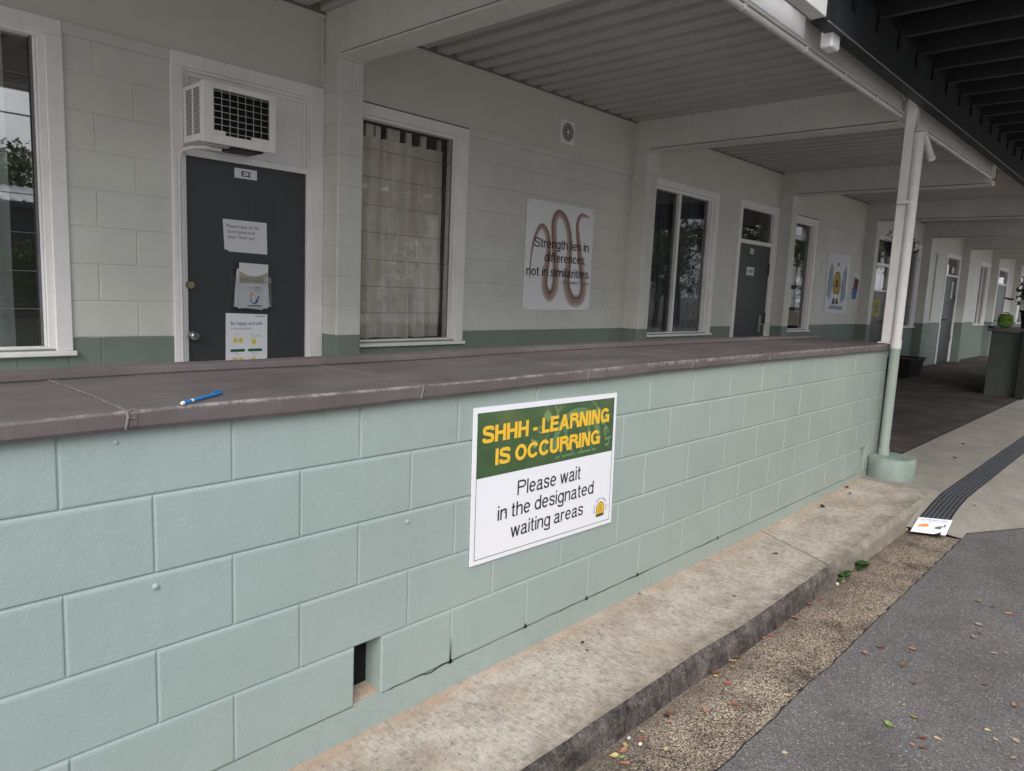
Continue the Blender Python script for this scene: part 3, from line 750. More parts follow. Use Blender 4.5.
# openings: outer trim rectangle x0,x1,z0,z1
opens = [(-1.05, .775, .895, 2.585), (1.315, 2.315, 0.0, 2.585), (2.525, 3.645, .885, 2.572), (6.22, 7.865, .885, 2.585), (8.425, 9.63, 0.0, 2.59),
         (9.86, 11.06, .885, 2.57), (13.52, 14.98, 0, 2.60), (15.2, 16.94, .885, 2.60), (19.15, 20.55, 0, 2.60), (22.75, 24.1, .885, 2.60), (25.2, 27.0, 0, 2.6), (28.6, 31.2, .9, 2.6), (33, 34.2, 0, 2.6), (36, 38, .9, 2.6)]
m = MB()
hl = [(a + .02, b - .02, FL - .01 if c == 0 else c + .01, d - .015) for a, b, c, d in opens]
blocks(m, XMIN, PX0 + .1, FL, 2.53, lambda u, z, d: (u, W - d, z), holes=hl, off=.119, zb=ZP - 1.0 + .0, dep=.004, j1=.0015, j2=.0035)
blocks(m, PX0 + .1, XMAX, FL, 2.53, lambda u, z, d: (u, W - d, z), holes=hl, off=-.008, zb=ZP - 1.0, dep=.004, j1=.0015, j2=.0035)
m.build('wall', 'wall', sb)
# upper smooth panel and cover strips
pil = [PX0 + BAY * i for i in range(-1, 11)]
m = MB(); m.box(XMIN, XMAX, W - .001, W + .12, 2.585, 3.064)
m.build('upper_panel', 'cream', sb)
m = MB()
for i in range(len(pil) - 1):
    a, b = pil[i] + .19, pil[i + 1]
    segs = [(a, b)]
    for o in opens:
        ns = []
        for s in segs:
            if o[0] < s[1] and o[1] > s[0]:
                if o[0] > s[0]: ns.append((s[0], o[0] - .001))
                if o[1] < s[1]: ns.append((o[1] + .001, s[1]))
            else: ns.append(s)
        segs = ns
    for s in segs:
        if s[1] - s[0] > .02: box('cover_strip', 'wall', sb, s[0], s[1], W - .014, W + .05, 2.527, 2.588, bev=.002)
m = MB()
for i in range(len(pil) - 1):
    a, b = pil[i] + .19, pil[i + 1]
    m.box(a, b, W - .022, W, 3.034, 3.060, bev=.004)
    m.box(b - .022, b - .002, W - .014, W, 2.60, 3.027, bev=.003)
m.build('ceiling_bead', 'cream', sb)
# pillars + cross beams
for i, x in enumerate(pil):
    m = MB()
    blocks(m, x, x + .19, FL, 2.765, lambda u, z, d: (u, 2.44 - d, z), off=x - .1 if i % 2 else x + .1, zb=ZP - 1.0, dep=.004, j1=.0015, j2=.0035)
    blocks(m, 2.44, W + .02, FL, 2.765, lambda u, z, d: (x - d, u, z), off=2.44 - .4 + .0, zb=ZP - 1.0, dep=.004, j1=.0015, j2=.0035)
    blocks(m, 2.44, W + .02, FL, 2.765, lambda u, z, d: (x + .19 + d, u, z), off=2.44 - .4, zb=ZP - 1.0, dep=.004, j1=.0015, j2=.0035)
    m.build('pillar', 'wall', sb)
    m = MB(); m.box(x + .002, x + .188, .122, W + .02, 2.772, 3.085, bev=.004); b = m.build('cross_beam', 'beam', sb)
    box('shadow_gap', 'deckline', b, x + .0005, x + .0019, .125, 2.424, 2.785, 2.793)
    m = MB(); m.box(x - .006, x + .196, 2.425, W - .016, 2.7655, 2.777, bev=.002); m.build('bearing_plate', 'cream', b)
    m = MB()
    m.tube([(x - .003, .125, 2.777), (x - .003, 2.424, 2.777)], .0075, 8); m.build('beam_bead', 'beam', b)
# ceiling deck: trough profile, ribs along Y
m = MB(); x = XMIN; prof = []; x = VX0
while x < XMAX:
    prof += [(x, 3.068), (x + .085, 3.068), (x + .092, 3.074), (x + .100, 3.118), (x + .165, 3.118), (x + .173, 3.074), (x + .180, 3.068)]
    x += .2
vs = []
for (x, z) in prof: vs += [(x, .03, z + .0), (x, W - .024, z)]
m.add(vs, [(2 * i, 2 * i + 1, 2 * i + 3, 2 * i + 2) for i in range(len(prof) - 1)])
m.build('ceiling_deck', 'deck', sb)
m = MB(); m.box(VX0, XMAX, .03, W + .11, 3.13, 3.16); m.box(XMIN, XMAX, W + .111, 6.3, 3.13, 3.16); m.build('roof', 'guttermat', sb)
m = MB()      # dark gap above bead
m.quad((XMIN, W - .0235, 3.05), (XMAX, W - .0235, 3.05), (XMAX, W - .0235, 3.13), (XMIN, W - .0235, 3.13))
m.build('ceiling_shadow_gap', 'deckline', sb)
# room shell
m = MB(); y0, y1 = W + .16, 6.2
m.quad((XMIN, y1, 0), (XMAX, y1, 0), (XMAX, y1, 3.12), (XMIN, y1, 3.12)); m.quad((XMIN, y0 - .1, 0), (XMIN, y1, 0), (XMIN, y1, 3.12), (XMIN, y0 - .1, 3.12))
m.quad((XMAX, y0 - .1, 0), (XMAX, y1, 0), (XMAX, y1, 3.12), (XMAX, y0 - .1, 3.12)); m.quad((XMIN, W + .11, FL + .003), (XMAX, W + .11, FL + .003), (XMAX, y1, FL + .003), (XMIN, y1, FL + .003))
m.quad((XMIN, W + .12, 3.0), (XMAX, W + .12, 3.0), (XMAX, y1, 3.0), (XMIN, y1, 3.0))
m.quad((XMIN, W, 0), (XMIN, y1, 0), (XMIN, y1, 3.12), (XMIN, W, 3.12))
m.build('room_lining', 'room', sb)
# edge beam along the verandah front
EDY, EDZ = .08, .06
m = MB()
ex0, ex1 = VX0, 9.25
m.box(ex0, ex1, -.012, .038, 2.745, 3.065, bev=.004)
m.box(ex0, ex1, -.045, -.013, 2.905, 2.925, bev=.002)
m.box(ex0, ex1, -.040, -.013, 2.747, 2.757, bev=.002)
m.v = [(x, y + EDY, z + EDZ) for x, y, z in m.v]; eb = m.build('edge_beam', 'beam', sb)
m = MB(); m.tube([(ex0, -.022, 2.728), (2.9, -.022, 2.728), (5.83, -.022, 2.728)], .014, 10); m.tube([(6.0, -.022, 2.73), (9.25, -.022, 2.73)], .013, 10)
for x in (.4, 1.5, 2.6, 3.1, 3.9, 4.55, 5.2, 6.5, 7.6, 8.6): m.box(x, x + .03, -.040, -.006, 2.712, 2.744, bev=.003)
m.v = [(x, y + EDY, z + EDZ) for x, y, z in m.v]; m.build('conduit', 'post', eb)
m = MB(); m.box(9.2525, 9.262, -.06, .05, 2.72, 3.0, bev=.002); m.v = [(x, y + EDY, z + EDZ) for x, y, z in m.v]; m.build('end_plate', 'beam', eb)
m = MB()   # loose cable looping along the face
pts = []
for i in range(60):
    x = 4.1 + i * (5.78 - 4.1) / 59; pts.append((x, -.047, 2.93 - .004 * math.sin(x * 5) - (.10 * max(0, (x - 5.45) / .33) ** 2)))
m.tube(pts, .004, 6)
pts = [(6.0 + i * .11, -.047, 2.915 + .010 * math.sin(i * .8) - .02 * math.sin(i / 29 * math.pi)) for i in range(29)]
m.tube(pts, .004, 6); m.v = [(x, y + EDY, z + EDZ) for x, y, z in m.v]; m.build('cable', 'beam', eb)
m = MB(); m.box(ex0, 3.86, -.034, -.0135, 2.772, 2.892, bev=.003); m.v = [(x, y + EDY, z + EDZ) for x, y, z in m.v]; m.build('daylit_strip', 'white_plastic', eb)  # white strip standing for the daylit part of the beam face
# corrugated flashing over the beam
m = MB(); x = 1.0; pr_ = []
while x < 4.6:
    pr_ += [(x, 2.932), (x + .10, 2.932), (x + .125, 2.965), (x + .19, 2.965), (x + .215, 2.932)]; x += .24
vs = []
for (x, z) in pr_: vs += [(x, -.075, z - .004), (x, .0, z + .004), (x, -.075, z + .036)]
m.add(vs, [(3 * i, 3 * i + 1, 3 * i + 4, 3 * i + 3) for i in range(len(pr_) - 1)] + [(3 * i, 3 * i + 2, 3 * i + 5, 3 * i + 3) for i in range(len(pr_) - 1)])
m.v = [(x, y + EDY, z + EDZ) for x, y, z in m.v]; m.build('roof_sheet_edge', 'beam', eb)
# gutter
m = MB(); m.box(VX0, 3.645, -.155, -.078, 2.848, 2.99, bev=.003); gt = m.build('gutter', 'guttermat')
tag(gt, 'pale boxed eave gutter ending beside the dark walkway roof at the top', 'gutter')
# small box with lead on the beam
cr = empty('sensor_box', (3.97, -.06, 2.8)); tag(cr, 'small white plastic box with a short lead on the verandah edge beam', 'electrical box')
m = MB(); m.box(3.865, 3.985, -.115, -.046, 2.765, 2.855, bev=.008); m.build('housing', 'white_plastic', cr)
m = MB(); m.box(3.9855, 3.995, -.107, -.054, 2.772, 2.848, bev=.003); m.build('lens', 'guttermat', cr)
m = MB(); m.tube([(3.80, -.04, 2.93), (3.84, -.06, 2.90), (3.87, -.075, 2.862), (3.9, -.08, 2.85)], .006, 6); m.tube([(3.79, -.05, 2.93), (3.855, -.075, 2.885), (3.87, -.09, 2.86)], .0035, 5); m.build('lead', 'white_plastic', cr)

# windows -----------------------------------------------------------
def trim_frame(m, x0, x1, z0, z1, w=.078, sill=True, wl=None, wr=None):
    wl = w if wl is None else wl; wr = w if wr is None else wr
    y0, y1 = W - .018, W + .05
    m.box(x0, x1, y0, y1, z1 - w, z1, bev=.003)
    m.box(x0, x0 + wl, y0, y1, z0, z1 - w - .0005, bev=.003)
    m.box(x1 - wr, x1, y0, y1, z0, z1 - w - .0005, bev=.003)
    return x0 + wl, x1 - wr, z0, z1 - w
def window(x0, x1, z0, z1, kind, mull=(), wl=None, wr=None, sub=.03):
    m = MB()
    a, b, c, d = trim_frame(m, x0, x1, z0, z1, wl=wl, wr=wr)
    # stepped inner frame
    yy0, yy1 = W + .006, W + .075
    m.box(a, a + sub, yy0, yy1, c, d, bev=.002); m.box(b - sub, b, yy0, yy1, c, d, bev=.002)
    m.box(a + sub, b - sub, yy0, yy1, d - sub * .6, d, bev=.002); m.box(a + sub, b - sub, yy0, yy1, c, c + .022, bev=.002)
    for q in mull: m.box(q - .022, q + .022, yy0 + .01, yy1, c + .022, d - sub * .6, bev=.002)
    m.box(a + sub + .001, a + sub + .014, W + .03, W + .1, c + .023, d - sub * .6, bev=.002)
    m.box(b - sub - .014, b - sub - .001, W + .03, W + .1, c + .023, d - sub * .6, bev=.002)
    o = m.build('window', 'trim', sb)
    m = MB(); m.box(x0 - .01, x1 + .012, W - .045, W + .03, z0 - .026, z0 - .0005, bev=.004); m.build('sill', 'trim', o)
    A, B, C_, D = a + sub + .014, b - sub - .014, c + .022, d - sub * .6
    if kind.startswith('louvre'):
        p = MB(); k = MB(); zz = C_ + .004; n = round((D - C_) / .205); hgt = (D - C_) / n
        for i in range(n):
            t = .0008 if 'bright' in kind else .004
            p.quad((A, W + .060 - t, zz), (B, W + .060 - t, zz), (B, W + .060 + t, zz + hgt - .001), (A, W + .060 + t, zz + hgt - .001))
            zz += hgt
        k.box(B - .010, B, W + .035, W + .044, C_, D); k2 = MB(); k2.box(A, A + .008, W + .035, W + .044, C_, D); k2.build('louvre_channel', 'inkgrey', o)
        p.build('pane', 'glass' if 'bright' in kind else 'glass_dull', o)
        k.build('louvre_channel', 'inkgrey', o)
        e = MB(); zz = C_ + .004
        for i in range(1, n): e.box(A, B, W + .047, W + .051, C_ + i * hgt, C_ + i * hgt + .0035)
        e.build('blade_edge', 'inkgrey', o)
    else:
        p = MB(); p.quad((A - .02, W + .055, C_), (B + .02, W + .055, C_), (B + .02, W + .055, D), (A - .02, W + .055, D)); p.build('pane', 'glass_side', o)
    return o
window(*opens[0], 'louvre bright', wr=.078)
window(*opens[2], 'louvre', wl=.09, wr=.085)
window(*opens[3], 'slide', mull=(7.0,), wl=.08, wr=.09, sub=.055)
window(*opens[5], 'slide', mull=(10.2,), wr=.08, sub=.045)
window(*opens[7], 'slide', mull=(15.9,), wr=.09, sub=.055)
window(*opens[9], 'slide', mull=(23.4,), sub=.045)
window(*opens[11], 'slide', mull=(29.5,), sub=.045)
window(*opens[13], 'slide', mull=(37,), sub=.045)

# doors ---------------------------------------------------------------
def door(x0, x1, wl, wr, leaf_top, tz0, tz1, transom, sill_z=0.02, leafmat='door'):
    m = MB(); z1 = 2.59
    a, b, c, d = trim_frame(m, x0, x1, FL + .002, z1, wl=wl, wr=wr)
    m.box(a, a + .018, W - .004, W + .07, c, d, bev=.002); m.box(b - .018, b, W - .004, W + .07, c, d, bev=.002)
    m.box(a + .018, b - .018, W - .004, W + .07, d - .018, d, bev=.002)
    m.box(a + .018, b - .018, W - .012, W + .07, leaf_top + .003, tz0, bev=.003)
    leaf = box('door', leafmat, sb, a + .02, b - .02, W + .012, W + .05, FL + .01, leaf_top, bev=.003)
    m.build('door_frame', 'trim', leaf)
    if transom == 'panel':
        p = MB(); p.box(a + .02, b - .02, W + .02, W + .05, tz0 + .0005, d - .0185)
        p.box(a + .019, a + .045, W + .004, W + .0195, tz0 + .001, d - .019, bev=.002); p.box(b - .045, b - .019, W + .004, W + .0195, tz0 + .001, d - .019, bev=.002)
        p.box(a + .0455, b - .0455, W + .004, W + .0195, d - .045, d - .019, bev=.002)
        p.build('transom_panel', 'trim', leaf)
    else:
        p = MB(); p.quad((a + .018, W + .04, tz0), (b - .018, W + .04, tz0), (b - .018, W + .04, d - .018), (a + .018, W + .04, d - .018)); p.build('transom_pane', 'glass_side', leaf)
    return leaf, a, b
d1, a, b = door(*opens[1][:2], .068, .1, 2.018, 2.062, 2.5, 'panel')
m = MB(); m.tube([(1.42, W + .012, .965), (1.42, W + .006, .965), (1.42, W - .004, .965)], [.031, .031, .026], 20)
m.tube([(1.42, W - .004, .965), (1.42, W - .03, .965), (1.42, W - .036, .965), (1.42, W - .055, .965), (1.42, W - .062, .965)], [.012, .012, .024, .028, .018], 20)
m.build('knob', 'chrome', d1)
m = MB(); m.tube([(1.416, W + .012, 1.268), (1.416, W - .004, 1.268), (1.416, W - .012, 1.268)], [.029, .029, .022], 20); m.build('deadbolt', 'brass', d1)
d3, a, b = door(*opens[4][:2], .085, .13, 2.045, 2.10, 2.5, 'glass')
m = MB(); m.box(9.30, 9.345, W - .0, W + .0115, .87, 1.10, bev=.004); m.tube([(9.322, W, .985), (9.322, W - .045, .985), (9.31, W - .05, .985), (9.20, W - .05, .985)], .01, 8)
m.build('lever_handle', 'chrome', d3)
m = MB()
for z in (1.66, .98): m.box(9.462, 9.492, W + .000, W + .0115, z, z + .16, bev=.003)
m.build('hinge', 'ink', d3)
# half-glazed door of the next room
m = MB(); a, b = 13.60, 14.90
x0_, x1_ = opens[6][:2]
trim_frame(m, x0_, x1_, FL + .002, 2.60)
lf = box('door', 'door', sb, 13.70, 14.86, W + .012, W + .05, .01, 1.56, bev=.003)
m.box(13.6, 14.9, W - .004, W + .06, 2.04, 2.10, bev=.002); m.box(13.6, 14.9, W + .003, W + .06, 1.565, 1.60, bev=.002); m.box(14.86, 14.9, W - .002, W + .06, .01, 2.5, bev=.002)
m.box(13.6, 13.70, W - .002, W + .06, .01, 2.5, bev=.002); m.build('door_frame', 'trim', lf)
m = MB(); m.quad((13.7, W + .04, 1.6), (14.86, W + .04, 1.6), (14.86, W + .04, 2.04), (13.7, W + .04, 2.04)); m.quad((13.7, W + .04, 2.1), (14.86, W + .04, 2.1), (14.86, W + .04, 2.5), (13.7, W + .04, 2.5)); m.build('pane', 'glass_side', lf)
m = MB(); m.tube([(14.78, W + .012, 1.0), (14.78, W - .05, 1.0), (14.66, W - .05, 1.0)], .012, 8); m.build('lever_handle', 'chrome', lf)
d5, a, b = door(*opens[8][:2], .09, .09, 2.06, 2.11, 2.5, 'glass')
m = MB(); m.box(19.36, 19.42, W - .0, W + .0115, .92, 1.14, bev=.004); m.tube([(19.39, W, 1.03), (19.39, W - .06, 1.03), (19.52, W - .06, 1.03)], .014, 8); m.build('lever_handle', 'ink', d5)
m = MB()
for z in (.5, 1.5): m.box(20.42, 20.45, W, W + .0115, z, z + .12)
m.build('hinge', 'ink', d5)
d7, a, b = door(*opens[10][:2], .09, .09, 2.06, 2.11, 2.5, 'glass')
m = MB(); m.tube([(25.5, W + .012, 1.0), (25.5, W - .06, 1.0), (25.65, W - .06, 1.0)], .014, 8); m.build('lever_handle', 'ink', d7)
d8, a, b = door(*opens[12][:2], .09, .09, 2.06, 2.11, 2.5, 'glass')
m = MB(); m.tube([(18.2, W - .02, 2.52), (18.2, W - .02, 1.0)], .018, 8); m.build('wall_pipe', 'wall', sb)

# curtains ----------------------------------------------------------------
def curtain(name, x0, x1, z0, z1, y, mat, folds, amp, label, seed=0, tabs=None):
    m = MB(); n = 220; nz = 14; vs = []
    for i in range(n + 1):
        t = i / n; x = x0 + (x1 - x0) * t
        for k in range(nz + 1):
            s = k / nz; z = z0 + (z1 - z0) * s
            ph = folds * 2 * math.pi * t + 1.4 * noise.noise(Vector((t * 5 + seed, s * .6, seed)))* 2
            a_ = amp * (.55 + .45 * noise.noise(Vector((t * 7, s * 2, seed + 3)))) * (1.15 - .45 * s)
            xx = x + .010 * noise.noise(Vector((t * 4, s * 3, seed + 9))) + .25 * a_ * math.cos(ph)
            vs.append((xx, y + a_ * math.sin(ph) + .4 * a_ * math.sin(2.3 * ph + 1), z + (.006 * noise.noise(Vector((t * 12, 0, seed))) if k == 0 else 0)))
    m.add(vs, [(i * (nz + 1) + k, (i + 1) * (nz + 1) + k, (i + 1) * (nz + 1) + k + 1, i * (nz + 1) + k + 1) for i in range(n) for k in range(nz)], True)
    if tabs:
        for (q0, q1) in tabs: m.box(q0, q1, y - .012, y + .012, z1 - .004, z1 + .085)
    o = m.build(name, mat); tag(o, label, 'curtain'); return o
curtain('curtain', 2.60, 3.53, .905, 2.40, W + .20, 'curtain', 6, .06, 'cream tab-top curtain filling the louvre window between two pillars', 2,
        tabs=[(2.60, 2.735), (2.80, 2.865), (2.885, 2.93), (2.995, 3.11), (3.175, 3.225), (3.32, 3.375), (3.50, 3.53)])
curtain('curtain', -.9, .55, .90, 2.6, W + .16, 'curtain_pale', 7, .03, 'pale curtain half drawn behind the leftmost louvre window', 5)
curtain('curtain', 6.3, 6.98, .9, 2.5, W + .16, 'curtain_dark', 6, .03, 'dark blue curtain behind the left sash of the sliding window', 8)
curtain('curtain', 7.08, 7.74, .9, 2.5, W + .16, 'curtain_dark', 6, .03, 'dark blue curtain behind the right sash of the sliding window', 11)

# ------------------------------------------------------------------ post, downpipe and footing
m = MB(); m.box(5.868, 5.943, -.040, .035, 1.034, 2.985, bev=.006); pr0 = empty('roof_post', (5.905, 0, 1.03)); tag(pr0, 'square white steel post standing on the end of the green wall', 'post')
m.build('shaft', 'post', pr0)
m = MB(); m.box(5.845, 5.985, -.052, .052, 1.024, 1.0335, bev=.002); m.build('base_plate', 'post', pr0)
dp = empty('downpipe', (5.87, -.08, .125)); tag(dp, 'round downpipe, white above and green below, beside the white post', 'downpipe')
cx, cy = 5.87, -.080
m = MB(); m.tube([(cx, cy, 1.0), (cx, cy, 2.64)], .036, 20); m.tube([(cx, cy, 2.60), (cx, cy, 2.655)], .042, 20); m.tube([(cx, cy, 2.655), (cx + .005, cy, 2.675), (cx + .03, cy, 2.69)], [.038, .036, .034], 16)
m.tube([(cx, cy, .99), (cx, cy, 1.0), (cx, cy, 1.06)], [.041, .041, .041], 20); m.build('upper_pipe', 'post', dp)
m = MB(); m.tube([(cx, cy, .122), (cx, cy, .995)], .037, 20); m.tube([(cx, cy, .122), (cx, cy, .17)], .042, 20); m.build('lower_pipe', 'green', dp)
m = MB(); m.tube([(cx + .02, cy - .0, 2.69), (cx + .06, cy - .005, 2.675), (cx + .13, cy - .02, 2.60), (cx + .22, cy - .04, 2.50)], .026, 14); m.tube([(cx + .205, cy - .037, 2.515), (cx + .23, cy - .042, 2.49)], .031, 14); m.build('elbow', 'post', dp)
m = MB(); m.box(cx - .045, cx + .045, cy - .005, cy + .10, 2.12, 2.145, bev=.002); m.build('bracket', 'post', dp)
m = MB(); n = 48; ccx, ccy, rr_ = 5.85, -.15, .18; vs = []
rg = [(rr_ * 1.0, -.06), (rr_, -.02), (rr_, .112), (rr_ - .010, .123), (rr_ - .03, .125), (rr_ - .08, .122)]
for (r_, z) in rg:
    for k in range(n):
        t = 2 * math.pi * k / n; q = r_ + .003 * noise.noise(Vector((math.cos(t) * 2, math.sin(t) * 2, z * 6)))
        vs.append((ccx + q * math.cos(t), min(ccy + q * math.sin(t), -.006), z + .003 * noise.noise(Vector((math.cos(t) * 4, math.sin(t) * 4, r_ * 9)))))
m.add(vs, [(i * n + k, i * n + (k + 1) % n, (i + 1) * n + (k + 1) % n, (i + 1) * n + k) for i in range(len(rg) - 1) for k in range(n)] + [tuple(len(rg) * n - n + k for k in range(n))], False)
ft = m.build('pipe_footing', 'green_foot'); tag(ft, 'short round green concrete footing at the base of the downpipe', 'footing')
for p in ft.data.polygons: p.use_smooth = len(p.vertices) == 4 and abs(p.normal.z) < .3

# ------------------------------------------------------------------ dark walkway roof
wr = empty('walkway_roof', (9, -1.6, 2.8)); tag(wr, 'dark grey steel walkway roof with exposed joists over the path', 'roof')
DX0, DX1, DY = 3.652, 15.0, -.15
m = MB(); m.box(DX0, DX1, DY, DY + .012, 2.84, 3.12, bev=.002); m.box(DX0, DX1, DY + .0125, DY + .085, 2.84, 2.852); m.box(DX0, DX1, DY + .0125, DY + .085, 3.108, 3.12); m.build('edge_beam', 'darksteel', wr)
m = MB(); m.tube([(DX0 + .02, DY - .008, 2.835), (8, DY - .008, 2.832), (DX1, DY - .008, 2.832)], .005, 6); m.build('cable', 'inkgrey', wr)
m = MB(); m.box(DX0, DX1, -2.1, -2.08, 2.84, 3.12, bev=.002); m.build('outer_beam', 'darksteel', wr)
x = 4.05
while x < DX1 - .1:
    m = MB(); m.box(x - .022, x + .022, -2.07, DY - .003, 3.075, 3.20, bev=.003); j = m.build('joist', 'darksteel', wr)
    m = MB(); m.box(x - .03, x + .012, DY - .0125, DY - .0035, 2.985 + .01 * random.random(), 3.07, bev=.001); m.build('joist_strap', 'black', j)
    x += .425
m = MB(); m.box(DX0, DX1, -2.15, DY + .08, 3.205, 3.22); m.box(DX0, DX1, DY + .02, DY + .06, 3.1205, 3.2045); m.build('roof_sheet', 'darksheet', wr)
for (x, y) in ((4.0, -2.05), (9.2, -2.05), (14.6, -2.05)):
    m = MB(); m.box(x, x + .09, y, y + .09, -.2, 3.07, bev=.004); m.build('post', 'darksteel', wr)
# rusty bracket at the far end of the edge beam
m = MB(); m.box(9.34, 9.46, .02, .07, 2.78, 2.82, bev=.01); m.box(9.33, 9.37, .02, .07, 2.82, 2.90, bev=.01); rb = m.build('gutter_bracket', 'rust'); tag(rb, 'rusty bracket at the far end of the verandah edge beam', 'bracket')

# ------------------------------------------------------------------ air conditioner
ac = empty('air_conditioner', (1.6, 2.48, 2.07)); tag(ac, 'old boxy white window air conditioner above the E2 door', 'air conditioner')
X0, X1, Y0, Z0, Z1 = 1.385, 1.815, 2.34, 2.07, 2.40
m = MB()
m.box(X0, X1, Y0 + .03, W + .018, Z0 + .012, Z1 - .006, bev=.004); m.build('casing', 'trim', ac)
gx0, gx1, gz0, gz1 = X0 + .055, X1 - .035, Z0 + .05, Z1 - .035
m = MB(); fy0, fy1 = Y0, Y0 + .0295
m.box(X0 - .005, gx0, fy0, fy1, Z0, Z1, bev=.003); m.box(gx1, X1 + .005, fy0, fy1, Z0, Z1, bev=.003); m.box(gx0, gx1, fy0, fy1, gz1, Z1, bev=.003); m.box(gx0, gx1, fy0, fy1, Z0, gz0, bev=.003)
m.box(gx0, gx0 + .07, fy0 + .001, fy1, gz0, gz0 + .022, bev=.003); m.box(gx1 - .11, gx1, fy0 + .001, fy1, gz0, gz0 + .018, bev=.003)
m.build('front_frame', 'trim', ac)
m = MB(); m.box(gx0, gx1, Y0 + .022, Y0 + .0285, gz0, gz1); m.build('condenser', 'black', ac)
m = MB()
for i in range(8):
    x = gx0 + .004 + (gx1 - gx0 - .008) * i / 7; m.box(x - .0014, x + .0014, Y0 + .008, Y0 + .012, gz0, gz1)
for i in range(7):
    z = gz0 + .02 + (gz1 - gz0 - .03) * i / 6; m.box(gx0, gx1, Y0 + .0125, Y0 + .0155, z - .0013, z + .0013)
m.build('grille', 'chrome', ac)
m = MB()
for c in range(2):
    for i in range(26):
        z = Z0 + .05 + i * .0097; y0 = Y0 + .055 + c * .10; m.box(X0 - .0012, X0 + .0005, y0, y0 + .075, z, z + .0048)
m.build('side_louvres', 'black', ac)
m = MB(); m.box(X0 + .2, X1 - .05, Y0 + .05, W - .05, Z0 - .006, Z0 + .011, bev=.002); m.build('base_tray', 'ink', ac)
m = MB(); m.box(X0 + .04, X0 + .16, Y0 + .03, Y0 + .07, Z0 - .012, Z0 - .0005, bev=.004); m.build('badge', 'cardboard', ac)
m = MB(); pts = [(1.52, 2.42, 2.05), (1.45, 2.44, 2.055), (1.385, 2.50, 2.052), (1.352, 2.56, 2.035), (1.348, 2.585, 1.99), (1.348, 2.588, 1.5), (1.350, 2.588, 1.0), (1.352, 2.588, .1)]
m.tube(pts, [.012, .012, .011, .010, .009, .008, .008, .008], 8)
dh = m.build('drain_hose', 'post', ac)

# ------------------------------------------------------------------ vent fan on upper panel
vf = empty('wall_vent', (4.875, W, 2.77)); tag(vf, 'small square wall vent with round dark grille on the upper panel', 'vent')
m = MB(); m.box(4.775, 4.98, W - .017, W - .0015, 2.665, 2.878, bev=.005); m.build('plate', 'trim', vf)
m = MB(); m.disc((4.878, W - .0185, 2.772), .082, 32); m.build('grille', 'ink', vf)
m = MB()
for r_ in (.035, .052, .068, .082): m.ring((4.878, W - .0195, 2.772), r_ - .0025, r_ + .0025, 32)
m.disc((4.878, W - .0205, 2.772), .02, 20); m.build('louvre_ring', 'trim', vf)

M['mustard'] = paint('mustard_paint', (.40, .31, .04), rough=.6, var=.3, vs=12)
# ------------------------------------------------------------------ signs and papers
def board(name, mat, x0, x1, z0, z1, y, th, label, cat, tilt=0, org=None):
    r = empty(name, ((x0 + x1) / 2, y, z0)); tag(r, label, cat)
    m = MB(); m.box(x0, x1, y, y + th, z0, z1, bev=min(.0015, th * .3)); m.build('board', mat, r); return r
# main sign on the low wall
sg = empty('wall_sign', (1.7, -.01, .33)); tag(sg, 'large white and green SHHH - LEARNING IS OCCURRING sign on the low wall', 'sign')
def quadbox(mb, c, y0, y1):   # c: four (x,z) corners
    vs = [(x, y0, z) for x, z in c] + [(x, y1, z) for x, z in c]
    mb.add(vs, [(0, 1, 2, 3), (4, 7, 6, 5), (0, 4, 5, 1), (1, 5, 6, 2), (2, 6, 7, 3), (3, 7, 4, 0)])
SC = [(1.275, .337), (2.143, .321), (2.127, .906), (1.267, .916)]
def bil(u, v):
    a = [SC[0][i] * (1 - u) + SC[1][i] * u for i in (0, 1)]; b = [SC[3][i] * (1 - u) + SC[2][i] * u for i in (0, 1)]
    return (a[0] * (1 - v) + b[0] * v, a[1] * (1 - v) + b[1] * v)
m = MB(); quadbox(m, SC, -.0105, -.0065); m.build('board', 'signwhite', sg)
m = MB(); c = [bil(.022, .555), bil(.978, .565), bil(.978, .965), bil(.022, .965)]; m.poly([(x, -.0112, z) for x, z in c]); m.build('green_field', 'signgreen', sg)
m = MB()
fr_ = [bil(.022, .03), bil(.978, .03), bil(.978, .965), bil(.022, .965)]
for i in range(4):
    (xa, za), (xb, zb) = fr_[i], fr_[(i + 1) % 4]
    dx, dz = (xb - xa), (zb - za); l = math.hypot(dx, dz); nx, nz = -dz / l * .0022, dx / l * .0022
    m.poly([(xa, -.0114, za), (xb, -.0114, zb), (xb + nx, -.0114, zb + nz), (xa + nx, -.0114, za + nz)])
m.build('border_line', 'inkgreen', sg)
# faint crest behind the heading
gcx, gcz = 1.86, .70
m = MB()
clipz = lambda z: min(max(z, .665), .888)
def clip_add(mb, vs, fs):
    for f in fs:
        q = [vs[i] for i in f]
        if all(.662 < p[2] < .889 and 1.30 < p[0] < 2.105 for p in q): mb.poly(q)
t = MB(); t.ring((gcx, -.0115, gcz), .135, .165, 60, 0, 180); t.ring((gcx, -.0115, gcz), .20, .207, 60, 0, 180); t.ring((gcx, -.0115, gcz), .10, .106, 60)
for s in (-1, 1):
    t.add([(gcx + s * .004, -.0115, .67), (gcx + s * .14, -.0115, .67), (gcx + s * .13, -.0115, .68), (gcx + s * .01, -.0115, .68)], [(0, 1, 2, 3)])
    t.add([(gcx + s * .02, -.0116, .683), (gcx + s * .032, -.0116, .683), (gcx + s * .10, -.0116, .80), (gcx + s * .088, -.0116, .80)], [(0, 1, 2, 3)])
clip_add(m, t.v, t.f); m.build('crest_pattern', 'ghost2', sg)
m = MB(); t = MB()
